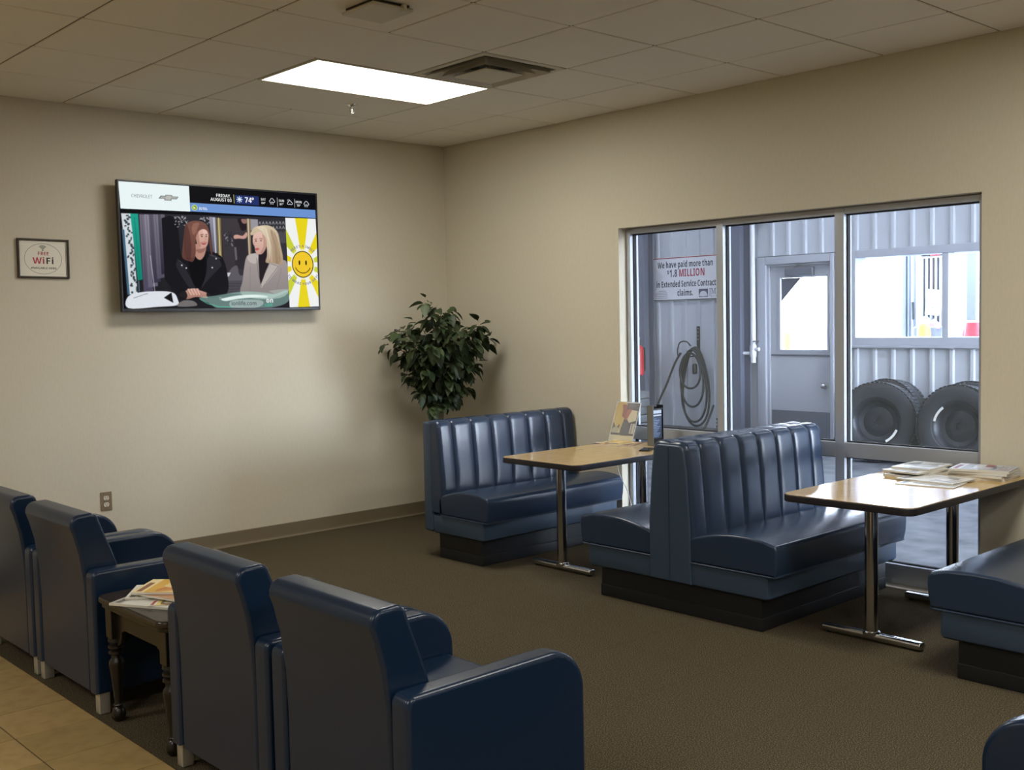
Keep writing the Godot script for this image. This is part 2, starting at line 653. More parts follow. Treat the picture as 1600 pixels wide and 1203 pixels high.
# ------------------------------------------------------------------ room
func build_room() -> void:
	struct("floor", bm(Vector3(-3.940, -0.15, 0), Vector3(0, 0, 11)), M.carpet, "dark brown flecked carpet under the chairs and booths")
	var tf := struct("floor", bm(Vector3(-9, -0.15, 0), Vector3(-3.940, -0.004, 11)), M.grout, "beige ceramic tile walkway beside the carpet")
	# square floor tiles, one by one where they are near the frame, joined further off
	var s := 0.3032
	var far := Soup.new()
	var variants := []
	for k in 3:
		variants.append(bm(Vector3(0.0025, -0.012, 0.0025), Vector3(s - 0.0025, -0.0003 * k, s - 0.0025), 0.0015))
	for i in 17:
		var x := -3.9405 - (i + 1) * 0.3045
		for j in 36:
			var z := 2.607 + (j - 8) * s
			if z < 0.003: continue
			if z + s > 11: continue
			if x > -5.2 and z < 4.5:
				mi("tile", variants[(i + j * 2) % 3], M.tiles[(i * 3 + j * 5) % 4], tf, Vector3(x, 0, z))
			elif x > -9:
				far.add(box(Vector3(x + 0.0025, -0.012, z + 0.0025), Vector3(x + s - 0.0025, 0, z + s - 0.0025)))
	tag(mi("distant_tiles", far.mesh(), M.tiles[1], tf), "", "", "", "stuff")
	struct("wall_back", bm(Vector3(-9.15, -0.15, -0.15), Vector3(0.0, H + 0.15, 0)), M.wall, "beige vinyl-papered wall behind the television")
	var lo := -0.15
	var hi := H + 0.15
	struct("wall_right", boxes([
		[Vector3(0, lo, -0.15), Vector3(0.17, hi, 1.849)],
		[Vector3(0, lo, 4.322), Vector3(0.17, hi, 11.15)],
		[Vector3(0, 2.122, 1.849), Vector3(0.17, hi, 4.322)],
		[Vector3(0, lo, 1.849), Vector3(0.17, 0.002, 4.322)]]), M.wall, "beige wall holding the large three-bay window")
	struct("wall_left", bm(Vector3(-9.15, lo, 0), Vector3(-9, hi, 11)), M.wall, "beige wall at the far end of the tiled walkway")
	struct("wall_front", bm(Vector3(-9.15, lo, 11), Vector3(0, hi, 11.15)), M.wall, "beige wall behind the camera")
	# vinyl cove base with its toe
	var p := PackedVector2Array([Vector2(0.001, 0.0), Vector2(0.022, 0.0), Vector2(0.022, 0.004), Vector2(0.012, 0.009), Vector2(0.006, 0.02), Vector2(0.005, 0.098), Vector2(0.001, 0.101)])
	var cove := slab(p, 0, 9, 0.0005, 1)
	var b := struct("baseboard_back", cove.mesh(30), M.base, "brown vinyl base along the foot of the television wall")
	b.transform = Transform3D(Basis(Vector3(0, 0, 1), Vector3(0, 1, 0), Vector3(-1, 0, 0)), Vector3(0, 0, 0))
	for seg in [[0.02, 1.849, "brown vinyl base in the corner behind the plant"], [4.322, 11.0, "brown vinyl base under the wall beyond the window"]]:
		var o := struct("baseboard_right", slab(p, seg[0], seg[1], 0.0005, 1).mesh(30), M.base, seg[2])
		o.transform = Transform3D(Basis(Vector3(-1, 0, 0), Vector3(0, 1, 0), Vector3(0, 0, 1)), Vector3(0, 0, 0))

func build_window() -> void:
	# aluminium storefront: three bays, a rail at table height, low panes beneath
	var w := thing("window_1", "three-bay aluminium-framed window looking into the workshop", "")
	w.remove_meta("category")
	w.set_meta("kind", "structure")
	var xa := 0.075
	var xb := 0.16
	var zs := [1.850, 2.602, 3.438, 4.276]
	var zw := [0.036, 0.054, 0.060, 0.045]
	for i in 4:
		mi("mullion" if i in [1, 2] else "jamb", bm(Vector3(xa, 0.002, zs[i]), Vector3(xb, 2.119, zs[i] + zw[i]), 0.002), M.alu, w)
	var sides := [zs[0] + zw[0], zs[1], zs[1] + zw[1], zs[2], zs[2] + zw[2], zs[3]]
	for k in 3:
		var z0: float = sides[k * 2]
		var z1: float = sides[k * 2 + 1]
		mi("head_rail", bm(Vector3(xa + 0.001, 2.083, z0), Vector3(xb - 0.001, 2.119, z1), 0.002), M.alu, w)
		mi("middle_rail", bm(Vector3(xa + 0.001, 0.690, z0), Vector3(xb - 0.001, 0.775, z1), 0.002), M.alu, w)
		mi("bottom_rail", bm(Vector3(xa + 0.001, 0.003, z0), Vector3(xb - 0.001, 0.114, z1), 0.002), M.alu, w)
		for q in [[0.775, 2.083], [0.114, 0.690]]:
			mi("pane", bm(Vector3(0.115, q[0] - 0.004, z0 - 0.004), Vector3(0.121, q[1] + 0.004, z1 + 0.004)), M.glass, w)
			var g := Soup.new()
			for x in [0.105, 0.122]:
				g.add(box(Vector3(x, q[0], z0), Vector3(x + 0.009, q[1], z0 + 0.008)))
				g.add(box(Vector3(x, q[0], z1 - 0.008), Vector3(x + 0.009, q[1], z1)))
				g.add(box(Vector3(x, q[0], z0 + 0.008), Vector3(x + 0.009, q[0] + 0.007, z1 - 0.008)))
				g.add(box(Vector3(x, q[1] - 0.007, z0 + 0.008), Vector3(x + 0.009, q[1], z1 - 0.008)))
			mi("gasket", g.mesh(), M.gasket, w)

func ribbed(z0: float, z1: float, y0: float, y1: float) -> ArrayMesh:
	# a ribbed steel sheet in the wall plane x = GX, ribs standing towards the lounge
	var p := PackedVector2Array()   # (z, -x)
	p.append(Vector2(z0, 0))
	var k := ceili((z0 - 0.077 + 0.03) / 0.2165)
	while 0.077 + k * 0.2165 + 0.03 < z1:
		var c := 0.077 + k * 0.2165
		p.append_array(PackedVector2Array([Vector2(c - 0.028, 0), Vector2(c - 0.016, 0.022), Vector2(c + 0.016, 0.022), Vector2(c + 0.028, 0)]))
		k += 1
	p.append(Vector2(z1, 0))
	p.append(Vector2(z1, -0.02))
	p.append(Vector2(z0, -0.02))
	var s := slab(p, y0, y1, 0.0004, 1)
	var o := Soup.new()
	o.add(s, Transform3D(Basis(Vector3(0, 0, 1), Vector3(-1, 0, 0), Vector3(0, 1, 0)), Vector3(GX, 0, 0)))
	return o.mesh(25)

func build_workshop() -> void:
	struct("floor", bm(Vector3(0.15, -0.15, -5), Vector3(GX + 0.2, 0, 9)), M.concrete, "grey concrete floor of the workshop")
	struct("ground", bm(Vector3(-40, -0.4, -30), Vector3(40, -0.151, 45)), M.concrete, "concrete yard outside the workshop")
	var wy := struct("wall_workshop", boxes([
		[Vector3(GX + 0.02, -0.15, -5.15), Vector3(GX + 0.2, 4.4, -0.70)],
		[Vector3(GX + 0.02, 2.15, -0.70), Vector3(GX + 0.2, 4.4, 0.20)],
		[Vector3(GX + 0.02, -0.15, 0.20), Vector3(GX + 0.2, 4.4, 0.50)],
		[Vector3(GX + 0.02, -0.15, 0.50), Vector3(GX + 0.2, 1.22, 2.60)],
		[Vector3(GX + 0.02, 2.13, 0.50), Vector3(GX + 0.2, 4.4, 2.60)],
		[Vector3(GX + 0.02, -0.15, 2.60), Vector3(GX + 0.2, 4.4, 9.15)]]), M.metal_wall, "pale ribbed steel wall of the workshop")
	for q in [[-5.0, -3.1, 0.12, 4.2], [-3.1, -1.96, 0.12, 4.2], [-1.96, -0.79, 0.12, 4.2], [-0.79, 0.245, 2.2, 4.2], [0.245, 0.44, 0.12, 4.2], [0.44, 2.66, 2.2, 4.2], [0.44, 2.66, 0.12, 1.16], [2.66, 5.0, 0.12, 4.2], [5.0, 9.0, 0.12, 4.2]]:
		mi("steel_panel", ribbed(q[0] + 0.001, q[1] - 0.001, q[2], q[3]), M.metal_wall, wy)
	for q in [[-5.0, -0.79], [0.245, 9.0]]:
		mi("kerb", bm(Vector3(GX - 0.05, 0, q[0]), Vector3(GX + 0.02, 0.118, q[1]), 0.008), M.concrete, wy)
	struct("wall_workshop_end", bm(Vector3(0.15, -0.15, -5.15), Vector3(GX + 0.02, 4.4, -5)), M.metal_wall, "steel end wall of the workshop")
	struct("wall_workshop_front", boxes([
		[Vector3(0.15, -0.15, 9), Vector3(1.0, 4.4, 9.15)], [Vector3(5.2, -0.15, 9), Vector3(GX + 0.02, 4.4, 9.15)],
		[Vector3(1.0, 3.7, 9), Vector3(5.2, 4.4, 9.15)]]), M.metal_wall, "unseen workshop wall, its open overhead door letting sky light in towards the window")  # out of view; its opening lights the mullion sides and television wall
	struct("ceiling", bm(Vector3(-0.0, 4.2, -5.15), Vector3(GX + 0.2, 4.4, 9.15)), M.metal_wall, "steel roof deck of the workshop")
	struct("wall_workshop_upper", boxes([[Vector3(0, H + 0.15, -5.15), Vector3(0.15, 4.2, 9.15)], [Vector3(0, -0.15, -5.15), Vector3(0.15, H + 0.15, -0.15)]]), M.metal_wall, "workshop side of the lounge wall above the window")
	# unseen shop lamps, out of the frame, placed to light the workshop walls
	for z in [-2.6, 0.6, 3.6, 6.6]:
		for x in [1.7, 3.9]:
			var t := thing("unseen_shop_light", "unseen long white shop light under the workshop roof, placed to light its walls", "ceiling light", Vector3(x, 4.08, z), 0, "unseen shop lights under the workshop roof")
			mi("housing", bm(Vector3(-0.16, 0, -0.62), Vector3(0.16, 0.09, 0.62), 0.01), M.white, t)
			var em := mat(Color.WHITE, 0.5)
			em.emission_enabled = true
			em.emission = c8(236, 242, 255)
			em.emission_energy_multiplier = 2.0
			mi("tube", bm(Vector3(-0.14, -0.01, -0.6), Vector3(0.14, 0.0, 0.6)), em, t)
			mi("hanger", bm(Vector3(-0.01, 0.09, -0.3), Vector3(0.01, 0.12, 0.3)), M.steel, t)
			area_light("unseen_shop_lamp", t, Vector3(0, -0.02, 0), Vector2(0.28, 1.2), 2.0, c8(232, 238, 255))

	# steel door with a light in its upper half
	var d := thing("door_1", "grey steel service door with a bright square pane", "")
	d.remove_meta("category")
	d.set_meta("kind", "structure")
	mi("door_frame", boxes([
		[Vector3(GX - 0.035, 0, -0.775), Vector3(GX + 0.2, 2.19, -0.66)], [Vector3(GX - 0.035, 0, 0.195), Vector3(GX + 0.2, 2.19, 0.24)],
		[Vector3(GX - 0.035, 2.1, -0.66), Vector3(GX + 0.2, 2.19, 0.195)]], 0.004), M.frame_paint, d)
	mi("stop", boxes([[Vector3(GX + 0.0, 0.0, -0.66), Vector3(GX + 0.03, 2.1, -0.625)], [Vector3(GX + 0.0, 0.0, 0.172), Vector3(GX + 0.03, 2.1, 0.195)], [Vector3(GX, 2.075, -0.625), Vector3(GX + 0.03, 2.1, 0.172)]], 0.003), M.frame_paint, d)
	var leaf := Soup.new()
	for q in [[-0.655, -0.50, 0.03, 2.095], [0.125, 0.19, 0.03, 2.095], [-0.50, 0.125, 0.03, 1.10], [-0.50, 0.125, 1.94, 2.095]]:
		leaf.add(box(Vector3(GX + 0.035, q[2], q[0]), Vector3(GX + 0.08, q[3], q[1])))
	mi("leaf", leaf.mesh(), M.door_paint, d)
	mi("glazing_bead", boxes([
		[Vector3(GX + 0.026, 1.075, -0.525), Vector3(GX + 0.036, 1.965, -0.495)], [Vector3(GX + 0.026, 1.075, 0.12), Vector3(GX + 0.036, 1.965, 0.15)],
		[Vector3(GX + 0.026, 1.075, -0.495), Vector3(GX + 0.036, 1.105, 0.12)], [Vector3(GX + 0.026, 1.935, -0.495), Vector3(GX + 0.036, 1.965, 0.12)]], 0.003), M.frame_paint, d)
	mi("pane", bm(Vector3(GX + 0.055, 1.10, -0.50), Vector3(GX + 0.061, 1.94, 0.125)), M.glass, d)
	mi("drip_rail", bm(Vector3(GX + 0.02, 1.03, -0.62), Vector3(GX + 0.036, 1.05, 0.16), 0.003), M.kick, d)
	mi("kick_plate", bm(Vector3(GX + 0.03, 0.08, -0.62), Vector3(GX + 0.036, 0.39, 0.165), 0.002), M.kick, d)
	mi("door_handle", lathe(PackedVector2Array([Vector2(0, 0), Vector2(0.032, 0), Vector2(0.034, 0.006), Vector2(0.014, 0.012), Vector2(0.012, 0.03), Vector2(0.026, 0.04), Vector2(0.028, 0.055), Vector2(0.018, 0.065), Vector2(0, 0.067)]), 16).mesh(), M.chrome, d, Vector3(GX + 0.035, 0.69, 0.09), Vector3(0, 0, PI / 2))
	mi("threshold", bm(Vector3(GX - 0.03, 0.0, -0.66), Vector3(GX + 0.2, 0.012, 0.195), 0.003), M.alu, d)
	mi("door_closer", bm(Vector3(GX - 0.03, 1.955, -0.40), Vector3(GX + 0.034, 2.05, -0.03), 0.008), M.kick, d)
	mi("closer_arm", tube(PackedVector3Array([Vector3(GX - 0.01, 2.05, -0.3), Vector3(GX - 0.03, 2.09, -0.2), Vector3(GX - 0.02, 2.11, -0.02)]), 0.008, 6).mesh(), M.steel, d)

	# window between the workshop and the wash yard
	var w := thing("window_2", "wide window in the ribbed wall above the tyres", "")
	w.remove_meta("category")
	w.set_meta("kind", "structure")
	mi("window_frame", boxes([
		[Vector3(GX - 0.03, 1.16, 0.44), Vector3(GX + 0.2, 2.2, 0.51)], [Vector3(GX - 0.03, 1.16, 2.59), Vector3(GX + 0.2, 2.2, 2.66)],
		[Vector3(GX - 0.03, 2.115, 0.51), Vector3(GX + 0.2, 2.2, 2.59)], [Vector3(GX - 0.03, 1.16, 0.51), Vector3(GX + 0.2, 1.245, 2.59)]], 0.004), M.frame_paint, w)
	mi("mullion", bm(Vector3(GX - 0.02, 1.245, 1.49), Vector3(GX + 0.12, 2.115, 1.56), 0.004), M.frame_paint, w)
	mi("window_sill", bm(Vector3(GX - 0.055, 1.13, 0.42), Vector3(GX - 0.0, 1.16, 2.68), 0.004), M.frame_paint, w)
	mi("pane", bm(Vector3(GX + 0.05, 1.24, 0.505), Vector3(GX + 0.056, 2.12, 1.495)), M.glass, w)
	mi("pane", bm(Vector3(GX + 0.05, 1.24, 1.555), Vector3(GX + 0.056, 2.12, 2.595)), M.glass, w)

# ------------------------------------------------------------------ ceiling
func build_ceiling() -> void:
	var c := struct("ceiling", bm(Vector3(-9, H + 0.1, 0), Vector3(0, H + 0.2, 11)), M.plenum, "suspended ceiling of square acoustic tiles in a narrow grid")
	var g := 0.006
	var skip := {}
	var merged := {Vector2i(2, 1): 2, Vector2i(1, 3): 2}     # (column, row): cells wide
	skip[Vector2i(3, 1)] = 1; skip[Vector2i(2, 3)] = 1
	for q in [[2, 2], [2, 8], [2, 13], [-6, 3], [-6, 8], [-2, 11]]:     # lamps, two cells wide
		skip[Vector2i(q[0], q[1])] = 1
		skip[Vector2i(q[0] + 1, q[1])] = 1
	skip[Vector2i(3, 3)] = 1                                  # air outlet
	var far := Soup.new()
	var cache := {}
	var edge_x := func(i: int) -> float: return 0.0 if i >= 6 else maxf(gx(i), -9.0)
	var edge_z := func(j: int) -> float: return 0.0 if j <= 0 else minf(gz(j), 11.0)
	for i in range(-9, 6):
		for j in range(0, 18):
			if skip.has(Vector2i(i, j)): continue
			var n: int = merged.get(Vector2i(i, j), 1)
			var x0: float = edge_x.call(i)
			var x1: float = edge_x.call(i + n)
			var z0: float = edge_z.call(j)
			var z1: float = edge_z.call(j + 1)
			if x1 - x0 < 0.02 or z1 - z0 < 0.02: continue
			if x0 > -5.5 and z1 < 5.9:
				var size := Vector3(x1 - x0 - 2 * g, 0.02, z1 - z0 - 2 * g)
				var key := Vector3i((size * 1000).round())
				if not cache.has(key): cache[key] = bm(Vector3.ZERO, size, 0.004)
				mi("ceiling_tile", cache[key], M.ceiling, c, Vector3(x0 + g, H + rng.randf_range(0, 0.0012), z0 + g))
			else: far.add(box(Vector3(x0 + g, H, z0 + g), Vector3(x1 - g, H + 0.02, z1 - g)))
	tag(mi("distant_tiles", far.mesh(), M.ceiling, c), "", "", "", "stuff")
	var bars := Soup.new()
	for i in range(-8, 6): bars.add(box(Vector3(gx(i) - 0.014, H + 0.006, 0), Vector3(gx(i) + 0.014, H + 0.03, 11)))
	for j in range(1, 18): bars.add(box(Vector3(-9, H + 0.0065, gz(j) - 0.014), Vector3(0, H + 0.0305, gz(j) + 0.014)))
	mi("grid", bars.mesh(), M.grid, c)
	# troffers; all but the first are out of view, placed to light the walls
	var n := 0
	for q in [[2, 2], [2, 8], [2, 13], [-6, 3], [-6, 8], [-2, 11]]:
		var x0 := gx(q[0])
		var z0 := gz(q[1])
		var t := thing("ceiling_light", "bright rectangular fluorescent panel set in the tiled ceiling" if n == 0 else "unseen rectangular ceiling light panel placed out of view to light the lounge walls", "ceiling light", Vector3(x0 + TX, H, z0 + TZ / 2), 0, "" if n == 0 else "ceiling light panels out of view")
		var hx := TX - 0.004
		var hz := TZ / 2 - 0.004
		mi("frame", boxes([
			[Vector3(-hx, -0.003, -hz), Vector3(hx, 0.03, -hz + 0.016)], [Vector3(-hx, -0.003, hz - 0.016), Vector3(hx, 0.03, hz)],
			[Vector3(-hx, -0.003, -hz + 0.016), Vector3(-hx + 0.016, 0.03, hz - 0.016)], [Vector3(hx - 0.016, -0.003, -hz + 0.016), Vector3(hx, 0.03, hz - 0.016)]], 0.001), M.vent, t)
		mi("housing", bm(Vector3(-hx, 0.03, -hz), Vector3(hx, 0.075, hz)), M.white, t)
		mi("lens", bm(Vector3(-hx + 0.015, 0.004, -hz + 0.015), Vector3(hx - 0.015, 0.010, hz - 0.015)), M.lens, t)
		area_light("tube_light", t, Vector3(0, 0.001, 0), Vector2(1.18, 0.58), 3.0, c8(255, 252, 246))
		n += 1
	# plaque air outlet
	var v := thing("air_diffuser", "square ceiling air outlet with a dark-edged centre plaque beside the lit panel", "air vent", Vector3(gx(3) + TX / 2, H, gz(3) + TZ / 2))
	var sq := func(r0: float, r1: float, y0: float, y1: float) -> ArrayMesh:   # a sloping square ring from half-size r0 at y0 to r1 at y1
		var s := Soup.new()
		for k in 4:
			var b := Basis(Vector3.UP, k * PI / 2)
			for th in [0.0, 0.003]:
				s.quad(b * Vector3(-r0, y0 + th, r0), b * Vector3(r0, y0 + th, r0), b * Vector3(r1, y1 + th, r1), b * Vector3(-r1, y1 + th, r1))
		return s.mesh(20, false)
	mi("flange", boxes([[Vector3(-0.3, -0.002, -0.308), Vector3(0.3, 0.012, -0.272)], [Vector3(-0.3, -0.002, 0.272), Vector3(0.3, 0.012, 0.308)], [Vector3(-0.3, -0.002, -0.272), Vector3(-0.264, 0.012, 0.272)], [Vector3(0.264, -0.002, -0.272), Vector3(0.3, 0.012, 0.272)]], 0.002), M.vent, v)
	mi("duct", boxes([[Vector3(-0.3, 0.07, -0.3), Vector3(0.3, 0.08, 0.3)]]), M.black, v)
	mi("duct_wall", sq.call(0.268, 0.255, 0.0, 0.075), M.vent, v)
	mi("vane", sq.call(0.245, 0.195, -0.016, 0.035), M.vent, v)
	mi("vane", sq.call(0.185, 0.15, -0.02, 0.02), M.vent, v)
	mi("plaque", bm(Vector3(-0.135, -0.028, -0.135), Vector3(0.135, -0.018, 0.135), 0.004), M.vent, v)
	for k in 4: mi("hanger", bm(Vector3(-0.006, 0.004, 0.13), Vector3(0.006, 0.03, 0.25)), M.vent, v, Vector3.ZERO, Vector3(0, k * PI / 2 + PI / 4, 0))
	mi("stem", bm(Vector3(-0.01, -0.018, -0.01), Vector3(0.01, 0.07, 0.01)), M.vent, v)
	# small square plate on a tile
	var p := thing("ceiling_speaker", "small square beige plate mounted on a ceiling tile at the top edge", "speaker", Vector3(-2.67, H, 2.85))
	mi("back_box", bm(Vector3(-0.095, -0.014, -0.105), Vector3(0.095, 0.0, 0.105)), M.plenum, p)
	mi("cover", bm(Vector3(-0.11, -0.03, -0.12), Vector3(0.11, -0.014, 0.12), 0.006), M.vent, p)
	mi("clip", bm(Vector3(0.05, -0.034, 0.10), Vector3(0.068, -0.004, 0.125), 0.002), M.vent, p)
	# sprinkler
	var k := thing("sprinkler", "small chrome fire sprinkler hanging from the ceiling tile beyond the light", "sprinkler", Vector3(-1.55, H, 1.0))
	mi("escutcheon", lathe(PackedVector2Array([Vector2(0, 0), Vector2(0.036, 0), Vector2(0.034, -0.006), Vector2(0.02, -0.012), Vector2(0.014, -0.014), Vector2(0, -0.014)])).mesh(), M.chrome, k)
	mi("body", lathe(PackedVector2Array([Vector2(0, -0.012), Vector2(0.012, -0.012), Vector2(0.012, -0.026), Vector2(0.006, -0.028), Vector2(0.004, -0.05), Vector2(0, -0.05)]), 12).mesh(), M.chrome, k)
	mi("frame_arm", tube(spline([Vector3(0.01, -0.022, 0), Vector3(0.017, -0.036, 0), Vector3(0.004, -0.054, 0)]), 0.0028, 6).mesh(), M.chrome, k)
	mi("frame_arm", tube(spline([Vector3(-0.01, -0.022, 0), Vector3(-0.017, -0.036, 0), Vector3(-0.004, -0.054, 0)]), 0.0028, 6).mesh(), M.chrome, k)
	mi("deflector", lathe(PackedVector2Array([Vector2(0, -0.053), Vector2(0.016, -0.055), Vector2(0.016, -0.057), Vector2(0, -0.057)]), 12).mesh(), M.chrome, k)

# ------------------------------------------------------------------ booths
func back_cushion(l: float, side: int) -> ArrayMesh:
	# channelled backrest half: x from 0 to l, facing side * z; profile in (z, y) from seat level up and over to the middle
	var prof := PackedVector2Array([Vector2(0.02, 0.30), Vector2(0.13, 0.30), Vector2(0.150, 0.36), Vector2(0.150, 0.43), Vector2(0.145, 0.52), Vector2(0.139, 0.60), Vector2(0.132, 0.68), Vector2(0.126, 0.75), Vector2(0.121, 0.80), Vector2(0.115, 0.835)])
	prof.append_array(arc(Vector2(0.062, 0.838), 0.053, 0, 90, 7))
	prof.append(Vector2(0.03, 0.8905))
	prof.append(Vector2(0.0, 0.884))
	var nrm := PackedVector2Array()
	var n := prof.size()
	for i in n:
		var d := (prof[mini(i + 1, n - 1)] - prof[maxi(i - 1, 0)]).normalized()
		nrm.append(Vector2(d.y, -d.x))
	var xs: Array[float] = []
	var seams: Array[float] = []
	for k in 7: seams.append(0.12 + k * (l - 0.24) / 6.0)
	var e := 0.026
	for i in 6: xs.append(e * (1 - cos(PI / 2 * i / 5.0)))
	var x := e + 0.012
	while x < l - e:
		xs.append(x)
		x += 0.012
	for i in 6: xs.append(l - e * (1 - cos(PI / 2 * (5 - i) / 5.0)))
	for s in seams:
		for o in [-0.006, -0.003, 0.0, 0.003, 0.006]: xs.append(s + o)
	xs.sort()
	var grid := []
	for xx in xs:
		var inset := 0.0
		if xx < e: inset = e - sqrt(maxf(0, e * e - (e - xx) * (e - xx)))
		if xx > l - e: inset = e - sqrt(maxf(0, e * e - (xx - l + e) * (xx - l + e)))
		var near := 1.0
		for s in seams: near = minf(near, absf(xx - s))
		var groove := 0.011 * exp(-pow(near / 0.006, 2)) + 0.0045 * exp(-pow(near / 0.024, 2))
		var row := PackedVector3Array()
		for i in n:
			var q := prof[i]
			var f := smoothstep(0.36, 0.5, q.y) if i < n - 4 else lerpf(1.0, 0.25, float(i - n + 4) / 3.0)
			var c := q - nrm[i] * (groove * f + inset * (1.0 if i > 1 else 0.0))
			c.x = maxf(c.x, 0.0)
			row.append(Vector3(xx, c.y, c.x * side))
		grid.append(row)
	var s := Soup.new()
	for a in grid.size() - 1:
		for i in n - 1: s.quad(grid[a][i], grid[a][i + 1], grid[a + 1][i + 1], grid[a + 1][i])
		s.quad(grid[a][n - 1], grid[a][0], grid[a + 1][0], grid[a + 1][n - 1])
	for e2 in [0, grid.size() - 1]:
		var r: PackedVector3Array = grid[e2]
		var o := Vector3(r[0].x, 0.6, 0.05 * side)
		for i in n:
			var j := (i + 1) % n
			if e2 == 0: s.tri(o, r[i], r[j])
			else: s.tri(o, r[j], r[i])
	return s.mesh(45)

func make_booth(label: String, z0: float, sides: Array, f: float, lx := 1.235) -> Node3D:
	var t := thing("booth_seat", label, "booth seat", Vector3(-1.25, 0, z0), 0, "blue vinyl booth seats")
	var zmin: float = -f if -1 in sides else -0.05
	var zmax: float = f if 1 in sides else 0.05
	for sd in sides:
		var flip := Transform3D(Basis.from_scale(Vector3(1, 1, sd)))
		mi("backrest", back_cushion(lx, sd), M.booth, t)
		# crowned seat cushion, its outline in (z, y)
		var p := PackedVector2Array([Vector2(0.10, 0.288), Vector2(f - 0.014, 0.288), Vector2(f - 0.004, 0.33), Vector2(f, 0.385), Vector2(f - 0.002, 0.415)])
		p.append_array(arc(Vector2(f - 0.03, 0.413), 0.027, 15, 75, 4))
		for k in 9:
			var q := (k + 1) / 10.0
			p.append(Vector2(lerpf(f - 0.03, 0.10, q), lerpf(0.441, 0.395, q) + 0.062 * pow(sin(PI * minf(1.0, q * 0.94 + 0.02)), 0.85) * 0.62))
		p.append(Vector2(0.10, 0.388))
		var s := slab(p, 0, lx, 0.012, 3)
		var o := Soup.new()
		o.add(s, Transform3D(Basis(Vector3(0, 0, 1), Vector3(0, 1, 0), Vector3(1, 0, 0)), Vector3.ZERO))   # (z, y, x)
		var oo := Soup.new()
		oo.add(o, flip)
		mi("seat_cushion", oo.mesh(40), M.booth, t)
		mi("piping", tube(PackedVector3Array([Vector3(0.0, 0.284, 0.12 * sd), Vector3(0.0, 0.284, (f - 0.03) * sd), Vector3(0.012, 0.284, (f - 0.014) * sd), Vector3(lx - 0.012, 0.284, (f - 0.014) * sd)]), 0.005, 6).mesh(), M.piping, t)
	# seat box under the cushions
	mi("seat_box", bm(Vector3(0.004, 0.165, zmin + 0.055 if -1 in sides else 0.03), Vector3(lx - 0.004, 0.287, zmax - 0.055 if 1 in sides else -0.03), 0.012), M.booth_hazed, t)
	# end panels of the backrest and, on a single seat, its flat back
	if sides.size() == 1:
		var b := -0.05 if sides[0] == 1 else 0.05
		mi("back_panel", bm(Vector3(-0.004, 0.17, minf(b, 0.04 * sides[0])), Vector3(lx + 0.004, 0.878, maxf(b, 0.04 * sides[0])), 0.014), M.booth_hazed, t)
	else:
		var ep := PackedVector2Array([Vector2(-0.135, 0.17), Vector2(0.135, 0.17), Vector2(0.132, 0.45), Vector2(0.112, 0.74), Vector2(0.098, 0.84)])
		ep.append_array(arc(Vector2(0.062, 0.838), 0.034, 10, 90, 4))
		ep.append_array(arc(Vector2(-0.062, 0.838), 0.034, 90, 170, 4))
		ep.append_array(PackedVector2Array([Vector2(-0.098, 0.84), Vector2(-0.112, 0.74), Vector2(-0.132, 0.45)]))
		for e in [[-0.006, 0.03], [lx - 0.03, lx + 0.006]]:
			var eo := Soup.new()
			eo.add(slab(ep, e[0], e[1], 0.010, 3), Transform3D(Basis(Vector3(0, 0, 1), Vector3(0, 1, 0), Vector3(1, 0, 0)), Vector3.ZERO))
			mi("end_panel", eo.mesh(40), M.booth_hazed, t)
		mi("end_seam", tube(PackedVector3Array([Vector3(-0.006, 0.18, 0), Vector3(-0.006, 0.862, 0)]), 0.0028, 6).mesh(), M.booth, t)
	mi("toe_kick", bm(Vector3(0.045, 0.0, zmin + 0.115 if -1 in sides else 0.045), Vector3(lx - 0.02, 0.166, zmax - 0.115 if 1 in sides else -0.045), 0.004), M.toe, t)
	mi("base_strip", bm(Vector3(0.041, 0.0, zmin + 0.111 if -1 in sides else 0.05), Vector3(lx - 0.021, 0.065, zmax - 0.111 if 1 in sides else -0.05), 0.004), M.toe, t)
	return t

func build_booths() -> void:
	make_booth("single dark blue vinyl booth seat with channelled back, in front of the plant", 1.30, [1], 0.58)
	make_booth("double dark blue vinyl booth with back-to-back seats, standing between the two tables", 3.29, [-1, 1], 0.638)
	make_booth("dark blue vinyl booth seat cut off by the right edge, beyond the magazine-strewn table", 5.30, [-1], 0.64)

